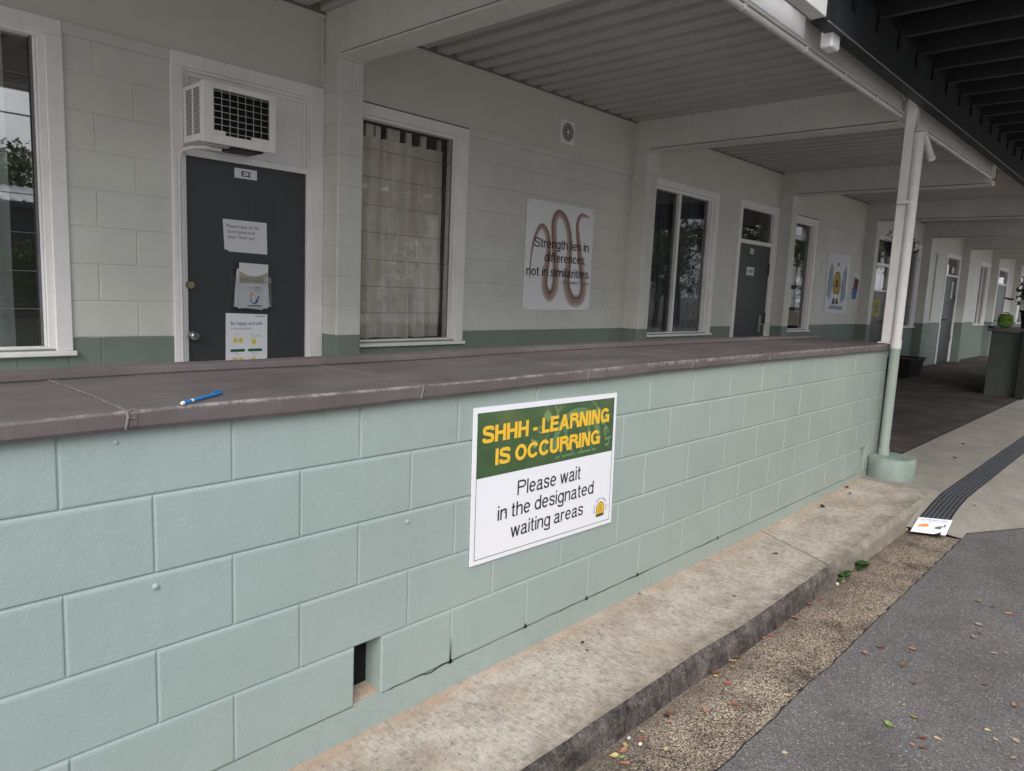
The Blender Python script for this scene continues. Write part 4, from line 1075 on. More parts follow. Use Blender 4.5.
for ang, ch in ((160, 'd'), (146, 'o'), (132, 'l'), (118, 'p'), (104, 'h')):
    ta = R(ang); cxx, czz = gcx + .265 * math.cos(ta), .66 + .235 * math.sin(ta); ro = R(ang - 90)
    text(t, ch, 0, .032, 0, .045, 0, .01, frame=lambda u, w, cxx=cxx, czz=czz, ro=ro: (cxx + (u - .016) * math.cos(ro) - w * math.sin(ro), -.0117, czz + (u - .016) * math.sin(ro) + w * math.cos(ro)))
for ang, ch in ((52, 'e'), (36, 's'), (22, 'c'), (8, 'h')):
    ta = R(ang); cxx, czz = gcx + .20 * math.cos(ta), .67 + .20 * math.sin(ta); ro = R(ang - 90)
    text(t, ch, 0, .036, 0, .048, 0, .01, frame=lambda u, w, cxx=cxx, czz=czz, ro=ro: (cxx + (u - .016) * math.cos(ro) - w * math.sin(ro), -.0117, czz + (u - .016) * math.sin(ro) + w * math.cos(ro)))
clip_add(m, t.v, t.f); m.build('crest_lettering', 'signghost', sg)
m = MB()
text2(m, 'SHHH - LEARNING', 1.312, 2.077, .784, .846, -.0125, .22, .06)
text2(m, 'IS OCCURRING', 1.382, 2.017, .696, .757, -.0125, .22, .06)
m.build('heading', 'yellow', sg)
m = MB()
text2(m, 'Please wait', 1.511, 1.897, .560, .617, -.0118, .115, .10)
text2(m, 'in the designated', 1.408, 1.994, .481, .537, -.0118, .115, .10)
text2(m, 'waiting areas', 1.483, 1.928, .400, .455, -.0118, .115, .10)
m.build('lettering', 'ink', sg)
lx, lz = 2.052, .368
m = MB(); arch = [(lx - .026, -.0118, lz), (lx + .026, -.0118, lz), (lx + .026, -.0118, lz + .035)] + [(lx + .026 * math.cos(R(a)), -.0118, lz + .035 + .032 * math.sin(R(a))) for a in range(10, 180, 10)] + [(lx - .026, -.0118, lz + .035)]
m.poly(arch); em = m.build('emblem', 'yellow', sg)
m = MB(); m.poly([(lx - .024, -.0121, lz), (lx + .024, -.0121, lz), (lx + .024, -.0121, lz + .011), (lx - .024, -.0121, lz + .011)])
for q in (-.012, 0, .012): m.poly([(lx + q - .0015, -.0121, lz + .012), (lx + q + .0015, -.0121, lz + .012), (lx + q * .5 + .001, -.0121, lz + .052), (lx + q * .5 - .001, -.0121, lz + .052)])
m.ring((lx, -.0121, lz + .035), .0255, .0285, 20, 0, 180); m.poly([(lx - .0285, -.0121, lz), (lx - .0255, -.0121, lz), (lx - .0255, -.0121, lz + .035), (lx - .0285, -.0121, lz + .035)]); m.poly([(lx + .0285, -.0121, lz), (lx + .0255, -.0121, lz), (lx + .0255, -.0121, lz + .035), (lx + .0285, -.0121, lz + .035)])
m.build('emblem_lines', 'inkgreen', em)
m = MB()
for i, a in enumerate(range(192, -13, -12)):
    if i % 5 == 4: continue
    t_ = R(a); x, z = lx + .041 * math.cos(t_), lz + .034 + .044 * math.sin(t_); ca, sa = math.cos(t_ - math.pi / 2), math.sin(t_ - math.pi / 2)
    m.poly([(x + ca * u - sa * w, -.0118, z + sa * u + ca * w) for u, w in ((-.0028, 0), (.0028, 0), (.0028, .006), (-.0028, .006))])
m.build('emblem_lettering', 'inkgrey', em)
# screw heads
m = MB()
for u, v in ((.025, .95), (.975, .96), (.2, .3)): m.disc((bil(u, v)[0], -.0122, bil(u, v)[1]), .003, 10)
m.build('screw', 'ink', sg)

# serpent poster
ps = empty('wall_poster', (4.87, W, 1.14)); tag(ps, 'square white poster with curving brown serpent and Strength lies in differences text', 'poster')
py = W - .014
m = MB(); m.box(4.372, 5.355, py, py + .006, 1.145, 2.125, bev=.001); m.build('board', 'signwhite', ps)
S = [(4.456, 1.432), (4.466, 1.613), (4.5, 1.779), (4.584, 1.898), (4.671, 1.838), (4.7, 1.688), (4.678, 1.503), (4.672, 1.364), (4.744, 1.273), (4.814, 1.353), (4.817, 1.525), (4.776, 1.785), (4.763, 1.952), (4.82, 2.034), (4.914, 1.998), (4.991, 1.849), (5.006, 1.613), (4.992, 1.39), (5.082, 1.248), (5.207, 1.25), (5.25, 1.366), (5.198, 1.576), (5.136, 1.813), (5.109, 1.969), (5.167, 2.051), (5.287, 2.038)]
S = [(x - .012, z) for x, z in S]
WD = [.008, .018, .03, .045, .055, .06, .065, .075, .085, .085, .075, .07, .07, .065, .06, .065, .07, .085, .095, .095, .085, .07, .055, .04, .035, .008]
def cr_spl(p, n=8):
    out = []
    for i in range(len(p) - 1):
        q = [p[max(i - 1, 0)], p[i], p[i + 1], p[min(i + 2, len(p) - 1)]]
        for k in range(n):
            t = k / n
            out.append(tuple(.5 * (2 * q[1][j] + (q[2][j] - q[0][j]) * t + (2 * q[0][j] - 5 * q[1][j] + 4 * q[2][j] - q[3][j]) * t * t + (3 * q[1][j] - q[0][j] - 3 * q[2][j] + q[3][j]) * t ** 3) for j in range(len(p[0]))))
    return out + [p[-1]]
cur = cr_spl([(a[0], a[1], w) for a, w in zip(S, WD)])
def ribbon(mb, cur, y, s0, s1):
    vs = []
    for i, c in enumerate(cur):
        a, b = cur[max(i - 1, 0)], cur[min(i + 1, len(cur) - 1)]
        dx, dz = b[0] - a[0], b[1] - a[1]; l = math.hypot(dx, dz) or 1; nx, nz = -dz / l, dx / l
        vs += [(c[0] + nx * c[2] * s0, y, c[1] + nz * c[2] * s0), (c[0] + nx * c[2] * s1, y, c[1] + nz * c[2] * s1)]
    mb.add(vs, [(2 * i, 2 * i + 1, 2 * i + 3, 2 * i + 2) for i in range(len(cur) - 1)])
for k, (s0, s1, mt) in enumerate(((-1.0, 1.0, 'snake0'), (-.62, .72, 'snake3'), (-.25, .5, 'snake1'), (.25, .68, 'snake2'))):
    # alternate bends keep the darker bands on the inside
    m = MB(); ribbon(m, cur, py - .0008 - .0005 * k, s0 * .62, s1 * .62); m.build('serpent_band', mt, ps)
m = MB(); yy = py - .0034
text2(m, 'Strength lies in', 4.484, 5.288, 1.712, 1.796, yy, .13)
text2(m, 'differences,', 4.635, 5.252, 1.588, 1.672, yy, .13)
text2(m, 'not in similarities.', 4.395, 5.328, 1.455, 1.538, yy, .13)
m.build('lettering', 'ink', ps)
m = MB(); text2(m, '-Stephen Covey', 4.89, 5.322, 1.39, 1.424, yy, .11); m.build('credit', 'inkgrey', ps)
m = MB()
for x, z in ((4.40, 2.10), (4.86, 2.11), (5.33, 2.10), (4.40, 1.17), (5.33, 1.17), (4.38, 1.62), (5.345, 1.62)): m.disc((x, yy, z), .006, 10)
m.build('screw', 'ink', ps)

# E2 plate and papers on the door
LY = W + .012
dpn = empty('door_number', (1.742, LY, 1.93)); tag(dpn, 'small white plate reading E2 at the top of the charcoal door', 'sign')
m = MB(); m.box(1.702, 1.848, LY - .006, LY - .0005, 1.935, 1.995, bev=.001); m.build('plate', 'paper', dpn)
m = MB(); text(m, 'E2', 1.745, 1.807, 1.948, 1.982, LY - .0065, .02); m.build('lettering', 'ink', dpn)
def sheetpoly(name, mat, pts, y, label, cat):
    r = empty(name, (sum(p[0] for p in pts) / len(pts), y, min(p[1] for p in pts))); tag(r, label, cat)
    m = MB(); n = len(pts); vs = [(x, y, z) for x, z in pts] + [(x, y + .0015, z) for x, z in pts]
    m.add(vs, [tuple(range(n)), tuple(range(2 * n - 1, n - 1, -1))] + [(i, (i + 1) % n, n + (i + 1) % n, n + i) for i in range(n)]); m.build('sheet', mat, r); return r
SHX0 = set(bpy.data.objects)
r = sheetpoly('door_note', 'paper', [(1.602, 1.494), (1.625, 1.490), (1.628, 1.482), (1.886, 1.478), (1.882, 1.678), (1.592, 1.678)], LY - .004, 'plain white typed note on the charcoal door about locked doors', 'note')
m = MB(); y = LY - .0046
text(m, 'Please keep all fish', 1.615, 1.83, 1.630, 1.650, y, .01); text(m, 'doors locked at all', 1.62, 1.80, 1.597, 1.617, y, .01); text(m, 'times. Thank you!', 1.622, 1.80, 1.564, 1.584, y, .01)
m.build('lettering', 'inkgrey', r)
r = sheetpoly('safety_poster', 'signwhite', [(1.602, .70), (1.884, .70), (1.886, 1.092), (1.606, 1.100)], LY - .004, 'white and blue Be happy and safe in the playground poster low on the door', 'poster')
m = MB(); text(m, 'Be happy and safe', 1.638, 1.852, 1.025, 1.048, y, .01); text(m, 'in the playground', 1.638, 1.78, .997, 1.012, y, 0); m.build('heading', 'bluepaper', r)
m = MB()
def hand(m, cx_, cz, s, fl=1, rot=0):
    def T(u, v):
        u *= fl; c_, s_ = math.cos(rot), math.sin(rot); return (cx_ + (u * c_ - v * s_) * s, y, cz + (u * s_ + v * c_) * s)
    m.poly([T(-.5, -.6), (T(.5, -.6)), T(.6, .2), T(-.55, .2)])
    for i, (fx, fh) in enumerate(((-.45, .75), (-.15, .95), (.15, .9), (.45, .7))): m.poly([T(fx - .11, .2), T(fx + .11, .2), T(fx + .1, fh), T(fx - .1, fh)])
    m.poly([T(.55, -.3), T(1.0, .2), T(.85, .35), T(.5, 0)])
hand(m, 1.665, .925, .022); hand(m, 1.705, .925, .022, -1); hand(m, 1.79, .915, .024, 1, .3); hand(m, 1.665, .80, .022, 1, .8); hand(m, 1.705, .80, .022, -1, -.8); hand(m, 1.785, .80, .024, 1, -.9)
m.build('hand_picture', 'yellowink', r)
m = MB()
for (x, z) in ((1.682, .862), (1.80, .862), (1.682, .735), (1.80, .735)):
    m.poly([(x - .045, y, z - .009), (x + .045, y, z - .009), (x + .051, y, z), (x + .045, y, z + .009), (x - .045, y, z + .009), (x - .051, y, z)])
m.build('label_bar', 'pill', r)
m = MB()
for (x, z, k) in ((1.665, .965, 3), (1.78, .955, 6), (1.67, .84, 3), (1.78, .838, 5), (1.83, .955, 3)):
    for i in range(k): m.disc((x + i * .009, y, z + .008 * math.sin(i * 2.4)), .0028, 8)
m.box(1.80, 1.87, y, y + .0005, 1.077, 1.081); m.build('small_print', 'bluepaper', r)
# brochure holder
bh = empty('brochure_holder', (1.77, LY, 1.12)); tag(bh, 'clear acrylic brochure holder stuffed with white leaflets on the door', 'brochure holder')
m = MB(); hx0, hx1 = 1.645, 1.895; m.box(hx0, hx1, LY - .003, LY - .0005, 1.125, 1.375); m.box(hx0, hx0 + .003, LY - .04, LY - .003, 1.125, 1.36); m.box(hx1 - .003, hx1, LY - .04, LY - .003, 1.125, 1.36); m.box(hx0, hx1, LY - .04, LY - .037, 1.125, 1.33); m.box(hx0, hx1, LY - .037, LY - .003, 1.122, 1.125)
m.build('holder', 'acrylic', bh)
def loose(m, x0, x1, z0, z1, y, rot):
    c = ((x0 + x1) / 2, (z0 + z1) / 2); q = []
    for (u, w) in ((x0, z0), (x1, z0), (x1, z1), (x0, z1)):
        u -= c[0]; w -= c[1]; q.append((c[0] + u * math.cos(rot) - w * math.sin(rot), c[1] + u * math.sin(rot) + w * math.cos(rot)))
    quadbox(m, q, y, y + .004)
m = MB(); loose(m, 1.662, 1.86, 1.13, 1.37, LY - .018, R(-6)); loose(m, 1.672, 1.885, 1.135, 1.33, LY - .024, R(3)); m.build('back_leaflets', 'paper', bh)
m = MB(); loose(m, 1.682, 1.876, 1.132, 1.415, LY - .030, R(-1)); lf_ = m.build('front_leaflet', 'paper', bh)
m = MB(); yb = LY - .0306
vs = [(1.684 + .19 * i / 16, yb, 1.292) for i in range(17)] + [(1.684 + .19 * i / 16, yb, 1.365 - .03 * math.sin(math.pi * i / 16) ) for i in range(17)]
m.add(vs, [(i, i + 1, 18 + i, 17 + i) for i in range(16)]); m.build('card_pocket', 'cardboard', lf_)
m = MB(); text(m, 'WELCOME', 1.745, 1.825, 1.258, 1.268, yb - .0004, .01); text(m, 'to our school community', 1.722, 1.84, 1.242, 1.250, yb - .0004, 0)
m.add([(1.735, yb, 1.145), (1.83, yb, 1.145), (1.83, yb, 1.153), (1.735, yb, 1.153)], [(0, 1, 2, 3)]); m.build('lettering', 'inkgrey', lf_)
m = MB(); m.ring((1.782, yb - .0005, 1.185), .018, .026, 20, 180, 360); m.poly([(1.785, yb - .0005, 1.17), (1.795, yb - .0005, 1.165), (1.82, yb - .0005, 1.21), (1.812, yb - .0005, 1.213)]); m.poly([(1.757, yb - .0005, 1.185), (1.765, yb - .0005, 1.185), (1.765, yb - .0005, 1.21), (1.757, yb - .0005, 1.21)]); m.build('logo', 'bluepaper', lf_)
m = MB(); m.disc((1.765, yb - .0006, 1.222), .012, 14); m.build('logo_dot', 'orangeink', lf_)

for o in bpy.data.objects:
    if o not in SHX0 and o.parent is None: o.location.x += .032
# signs on the second door
r = board('door_number', 'paper', 8.86, 8.96, 1.925, 1.995, LY - .004, .003, 'tiny white number plate on the second charcoal door under its glass transom', 'sign')
m = MB(); text(m, 'E3', 8.885, 8.935, 1.94, 1.975, LY - .0045, .02); m.build('lettering', 'ink', r)
r = board('door_sign', 'paper', 8.80, 9.02, 1.64, 1.75, LY - .004, .003, 'small white strip sign in the middle of the second charcoal door', 'sign')
m = MB(); text(m, 'STAFF', 8.83, 8.99, 1.675, 1.715, LY - .0045, .02); m.build('lettering', 'ink', r)
r = board('door_sign', 'paper', 19.98, 20.12, 1.55, 1.95, LY - .004, .003, 'tall white notice on the far grey door past the post', 'sign')
m = MB(); [text(m, s, 20.0, 20.10, 1.86 - .08 * i, 1.89 - .08 * i, LY - .0045, .02) for i, s in enumerate(('PLEASE', 'KEEP', 'DOOR', 'SHUT'))]; m.build('lettering', 'inkgrey', r)
r = board('door_sign', 'paper', 19.93, 20.13, 2.16, 2.30, W + .034, .003, 'white paper taped inside the glass above the far grey door', 'paper notice')
r = board('door_sign', 'mustard', 14.15, 14.57, 1.09, 1.43, LY - .004, .003, 'yellow notice low on the half-glazed door beside the white post', 'sign')
m = MB(); yq = LY - .0046; m.poly([(14.28, yq, 1.15), (14.44, yq, 1.15), (14.46, yq, 1.28), (14.36, yq, 1.39), (14.26, yq, 1.28)]); m.build('picture', 'inkgreen', r)
# papers inside glazing of that door
for i, (x, z, w_, h_) in enumerate(((13.95, 1.80, .22, .18), (14.3, 1.66, .24, .3), (14.62, 1.72, .2, .22), (13.95, 2.18, .3, .18), (14.45, 2.2, .2, .2))):
    m = MB(); m.box(x, x + w_, W + .047, W + .05, z - .08, z - .08 + h_); q = m.build('paper_notice', 'paper')
    tag(q, 'paper notice taped inside the glass of the half-glazed door', 'paper notice', 'notices taped inside the half-glazed door')
# art in the narrow window
r = board('paper_plate', 'paper', 10.37, 10.56, 1.56, 1.84, W + .060, .003, 'pair of white oval paper shapes stuck inside the narrow window', 'artwork')
m = MB(); m.disc((10.66, W + .061, 1.70), .085, 24, ry=.14); m.disc((10.46, W + .059, 1.70), .085, 24, ry=.14); m.build('oval_shape', 'signwhite', r)
r = board('paper_notice', 'paper', 10.37, 10.80, 1.23, 1.50, W + .060, .003, 'grey squared paper sheet stuck low in the narrow window', 'paper notice')
m = MB(); m.box(10.58, 10.595, W + .0585, W + .0595, 1.23, 1.50); m.box(10.37, 10.80, W + .0585, W + .0595, 1.36, 1.37); m.build('line_pattern', 'inkgrey', r)
r = board('paper_notice', 'cardboard', 10.40, 10.84, .95, 1.18, W + .060, .003, 'brown paper collage at the bottom of the narrow window', 'artwork')

# child's painting
py2 = W - .010
r = sheetpoly('painting', 'paper', [(11.66, 1.16), (12.70, 1.14), (12.66, 2.13), (12.02, 2.12), (12.0, 2.10), (11.60, 2.13)], py2, 'large child painting of a figure in yellow on a blue background', 'painting')
M['ltblue'] = paint('pale_blue_paint', (.30, .36, .48), rough=.6, var=.3, vs=6)
M['maroon'] = paint('maroon_paint', (.13, .03, .03), rough=.6, var=.3, vs=12)
m = MB(); y2 = py2 - .0006
m.poly([(11.70, y2, 1.45), (11.86, y2, 1.35), (11.92, y2, 1.6), (11.9, y2, 1.9), (11.80, y2, 1.98), (11.72, y2, 1.8)]); m.poly([(12.35, y2, 1.3), (12.55, y2, 1.4), (12.58, y2, 1.7), (12.5, y2, 1.95), (12.38, y2, 1.85), (12.33, y2, 1.6)]); m.poly([(11.8, y2, 1.22), (12.5, y2, 1.2), (12.45, y2, 1.27), (11.9, y2, 1.28)]); m.build('blue_wash', 'ltblue', r)
m = MB(); y3 = py2 - .0012
m.poly([(11.98, y3, 1.47), (12.26, y3, 1.46), (12.30, y3, 1.6), (12.24, y3, 1.80), (12.16, y3, 1.84), (12.05, y3, 1.83), (11.96, y3, 1.76), (11.93, y3, 1.6)]); m.build('tunic', 'mustard', r)
m = MB(); y4 = py2 - .0018
m.poly([(12.06, y4, 1.58), (12.18, y4, 1.58), (12.17, y4, 1.70), (12.07, y4, 1.70)]); m.build('tunic_patch', 'maroon', r)
m = MB(); m.poly([(11.96, y4, 1.30), (12.09, y4, 1.30), (12.08, y4, 1.39), (11.99, y4, 1.40)]); m.poly([(12.12, y4, 1.30), (12.26, y4, 1.30), (12.22, y4, 1.40), (12.13, y4, 1.39)]); m.disc((12.11, y4, 1.93), .055, 18); m.ring((12.11, y4 - .0005, 1.65), .17, .178, 24); m.build('ink_shape', 'ink', r)
m = MB(); m.disc((12.11, y4 - .0006, 1.90), .045, 18); m.poly([(12.55, y4, 1.5), (12.60, y4, 1.5), (12.64, y4, 2.0), (12.55, y4, 2.05)]); m.build('white_shape', 'signwhite', r)
r = sheetpoly('painting', 'paper', [(12.84, 1.39), (13.14, 1.37), (13.27, 1.82), (13.12, 1.85), (12.88, 1.88)], py2, 'small red and blue child painting beside the larger one', 'painting')
m = MB(); m.poly([(12.9, y2, 1.40), (13.1, y2, 1.39), (13.16, y2, 1.58), (12.88, y2, 1.6)]); m.build('blue_area', 'bluepaper', r)
m = MB(); m.poly([(12.92, y3, 1.58), (13.14, y3, 1.56), (13.18, y3, 1.74), (12.95, y3, 1.78)]); m.build('red_area', 'maroon', r)

# pen on the capping
pn = empty('pen', (.33, .015, 1.02)); tag(pn, 'bright blue pen lying on the brown wall capping', 'pen')
zt = lerp_tab(cap_t, .3) + .0075
pa, pb = Vector((.258, -.040, zt)), Vector((.408, .072, zt))
d_ = (pb - pa)
m = MB(); m.tube([pa + d_ * .02, pa + d_ * .72], .0042, 10); m.build('barrel', 'pen', pn)
m = MB(); m.tube([pa + d_ * .72, pa + d_ * .74, pa + d_ * .97, pa + d_ * 1.0], [.0042, .0048, .0046, .003], 10); m.tube([pa + d_ * .75 + Vector((0, 0, .0062)), pa + d_ * .98 + Vector((0, 0, .0062))], .0016, 6); m.build('cap', 'pen', pn)
m = MB(); m.tube([pa - d_ * .02, pa + d_ * .02], [.003, .0050], 10); m.tube([pa + d_ * .2 , pa + d_ * .25], .0044, 10); m.build('label_ring', 'white_plastic', pn)

# leaflet on the ground
lc = [(4.837, -.579, -.166), (4.940, -.767, -.168), (5.087, -.768, -.094), (4.993, -.586, -.098)]
lc = [Vector(c) for c in lc]
lt = empty('ground_leaflet', (4.95, -.68, -.17)); tag(lt, 'white printed leaflet lying on the ground at the end of the drain grate', 'leaflet')
def lpt(u, v, h=0): return (lc[0] * (1 - u) + lc[1] * u) * (1 - v) + (lc[3] * (1 - u) + lc[2] * u) * v + Vector((0, 0, h + .004 * math.sin(u * 3.1) * math.sin(v * 3.1)))
m = MB(); n = 8
m.add([lpt(i / n, j / n, .0) for i in range(n + 1) for j in range(n + 1)], [(i * (n + 1) + j, (i + 1) * (n + 1) + j, (i + 1) * (n + 1) + j + 1, i * (n + 1) + j + 1) for i in range(n) for j in range(n)], True)
m.add([lpt(i / n, j / n, -.0012) for i in range(n + 1) for j in range(n + 1)], [(i * (n + 1) + j, (i + 1) * (n + 1) + j, (i + 1) * (n + 1) + j + 1, i * (n + 1) + j + 1) for i in range(n) for j in range(n)], True)
m.build('sheet', 'signwhite', lt)
m = MB(); F = lambda u, w: tuple(lpt(u, w, .001))
text(m, 'PLAYGROUND NEWS', .1, .9, .82, .9, 0, .01, frame=F); text(m, 'come and join us today', .15, .85, .72, .77, 0, 0, frame=F); text(m, 'for more details see the office', .2, .8, .12, .16, 0, 0, frame=F); m.build('lettering', 'bluepaper', lt)
m = MB()
for (u, v, r_) in ((.25, .45, .09), (.33, .47, .09), (.18, .42, .06)): m.poly([F(u + r_ * math.cos(t), v + r_ * 1.2 * math.sin(t)) for t in [k * math.pi / 6 for k in range(12)]])
m.build('orange_picture', 'orangeink', lt)
m = MB(); m.poly([F(.62, .3), F(.78, .3), F(.82, .45), F(.74, .5), F(.62, .42)]); m.build('grey_picture', 'inkgrey', lt)

# ------------------------------------------------------------------ far verandah items
bp = empty('backpack', (13.4, .42, 1.047)); tag(bp, 'lime green backpack sitting on the dark capping of the far wall', 'backpack')
def blob(m, c, rx, ry, rz, n=14, k=10, sq=.5, top=1.0):
    vs = []
    for j in range(k + 1):
        ph = -math.pi / 2 + math.pi * j / k
        for i in range(n):
            t = 2 * math.pi * i / n
            f = lambda q: math.copysign(abs(q) ** sq, q)
            vs.append((c[0] + rx * f(math.cos(ph)) * f(math.cos(t)), c[1] + ry * f(math.cos(ph)) * f(math.sin(t)), c[2] + rz * f(math.sin(ph)) * (1 if math.sin(ph) < 0 else top)))
    m.add(vs, [(j * n + i, j * n + (i + 1) % n, (j + 1) * n + (i + 1) % n, (j + 1) * n + i) for j in range(k) for i in range(n)], True)
bx0, by0 = 13.42, .40
m = MB(); blob(m, (bx0, by0, 1.158), .08, .105, .11, sq=.6); m.build('body', 'bag', bp)
m = MB(); blob(m, (bx0 - .065, by0, 1.113), .04, .08, .055, sq=.5); m.build('front_pocket', 'bag', bp)
m = MB(); m.tube([(bx0, by0 - .04, 1.258), (bx0, by0 - .02, 1.288), (bx0, by0 + .03, 1.288), (bx0, by0 + .04, 1.258)], .008, 8); m.build('handle', 'ink', bp)
m = MB(); m.tube([(bx0 - .085, by0 + .07, 1.068), (bx0 - .08, by0 + .075, 1.178), (bx0 - .02, by0 + .07, 1.258)], .008, 6); m.tube([(bx0 - .085, by0 - .07, 1.068), (bx0 - .08, by0 - .075, 1.178), (bx0 - .02, by0 - .07, 1.258)], .008, 6); m.build('strap', 'ink', bp)
pp = empty('potted_plant', (13.55, .10, 1.045)); tag(pp, 'dark potted plant standing on the far wall at the right edge', 'potted plant')
m = MB(); m.tube([(13.55, .1, 1.05), (13.55, .1, 1.30), (13.55, .1, 1.31), (13.55, .1, 1.34)], [.10, .135, .15, .15], 20); m.build('pot', 'terracotta', pp)
m = MB()
random.seed(3)
for k in range(16):
    a = random.uniform(0, 6.28); q = [(13.55, .1, 1.33)]; L_ = random.uniform(.25, .45)
    for s in (.4, .8, 1.0): q.append((13.55 + math.cos(a) * L_ * s * .6, .1 + math.sin(a) * L_ * s * .6, 1.33 + L_ * s * (1.25 - s * .5)))
    m.tube(q, [.006, .005, .004, .002], 5)
m.build('stem', 'bark', pp)
m = MB()
for k in range(90):
    c = Vector((13.52 + random.gauss(0, .11), .14 + random.gauss(0, .11), 1.64 + random.gauss(0, .10))); n1 = Vector((random.gauss(0, 1), random.gauss(0, 1), random.gauss(0, 1))).normalized(); n2 = n1.orthogonal().normalized(); s = random.uniform(.03, .06)
    m.poly([c - n1 * s, c + n2 * s * .5, c + n1 * s, c - n2 * s * .5])
M['darkleaf'] = leafm('dark_leaf', (.018, .025, .015)); m.build('foliage', 'darkleaf', pp)
m = MB(); m.box(13.12, 13.20, -.02, .115, FL, .99, bev=.01); m.box(13.11, 13.21, -.03, .125, .991, 1.02, bev=.003); bk = m.build('black_post', 'ink'); tag(bk, 'short black post against the end of the far green wall', 'post')
pl = empty('planter_tub', (15.0, 2.2, FL)); tag(pl, 'low black rectangular planter tub on the verandah floor beyond the post', 'planter')
m = MB()
q0 = [(14.62, 2.02), (15.42, 2.02), (15.42, 2.42), (14.62, 2.42)]; q1 = [(14.55, 1.97), (15.5, 1.97), (15.5, 2.45), (14.55, 2.45)]
m.add([(x, y, .003) for x, y in q0] + [(x, y, .36) for x, y in q1], [(0, 1, 2, 3), (0, 1, 5, 4), (1, 2, 6, 5), (2, 3, 7, 6), (3, 0, 4, 7)]); m.box(14.53, 15.52, 1.95, 1.985, .34, .37); m.box(14.53, 15.52, 2.435, 2.46, .34, .37); m.box(14.53, 14.565, 1.986, 2.434, .34, .37); m.box(15.485, 15.52, 1.986, 2.434, .34, .37); m.v = [(x, y, z + FL) for x, y, z in m.v]; m.build('tub', 'terracotta', pl)
m = MB(); m.quad((14.57, 1.99, .33), (15.48, 1.99, .33), (15.48, 2.43, .33), (14.57, 2.43, .33)); m.v = [(x, y, z + FL) for x, y, z in m.v]; m.build('soil', 'bark', pl)
hb = empty('hanging_basket', (11.45, 1.53, 2.0)); tag(hb, 'hanging basket with trailing plant half hidden behind the white post', 'hanging basket')
m = MB(); hc = (11.45, 1.53)
m.tube([(*hc, 2.02), (*hc, 2.05), (*hc, 2.14), (*hc, 2.25)], [.06, .14, .19, .21], 18); m.build('basket', 'terracotta', hb)
m = MB()
for k in range(3):
    a = k * 2.1; m.tube([(hc[0] + .2 * math.cos(a), hc[1] + .2 * math.sin(a), 2.24), (*hc, 2.72)], .004, 5)
m.tube([(*hc, 2.72), (*hc, 3.068)], .004, 5); m.build('hanger', 'ink', hb)
m = MB()
for k in range(160):
    a = random.uniform(0, 6.28); rr = random.uniform(.05, .28); c = Vector((hc[0] + rr * math.cos(a), hc[1] + rr * math.sin(a), 2.27 + random.gauss(0, .05) - max(0, rr - .18) * random.uniform(0, 3.5))); n1 = Vector((random.gauss(0, 1), random.gauss(0, 1), random.gauss(0, 1))).normalized(); n2 = n1.orthogonal().normalized(); s = random.uniform(.02, .045)
    m.poly([c - n1 * s, c + n2 * s * .5, c + n1 * s, c - n2 * s * .5])
m.build('foliage', 'foliage', hb)

# ------------------------------------------------------------------ fallen leaves, pebbles, weeds
def leaf(x, y, z, colr, s, kind='leaf'):
    s *= .82
    m = MB(); a = random.uniform(0, 6.28); n = 9; wdt = random.uniform(.42, .62) * s; curl = random.uniform(.25, .8) * s
    ca, sa = math.cos(a), math.sin(a); tw = random.uniform(-.3, .3)
    up = []; 
    for i in range(n):
        t = i / (n - 1); u = (t - .5) * 2 * s; hw = wdt * math.sin(math.pi * min(1, t * 1.02) ** .8) + .0006
        zc = curl * (2 * t - 1) ** 2 * .6
        row = []
        for k in (-1, 0, 1):
            v = k * hw + .15 * s * math.sin(t * 2.5); zz = z + .0025 + zc + abs(k) * hw * (.6 + tw * k) + .0006 * random.random()
            row.append((x + u * ca - v * sa, y + u * sa + v * ca, zz))
        up += row
    m.add(up, [(3 * i + k, 3 * i + 3 + k, 3 * i + 4 + k, 3 * i + 1 + k) for i in range(n - 1) for k in (0, 1)], True)
    return m.build('fallen_leaf', 'lf_' + colr)
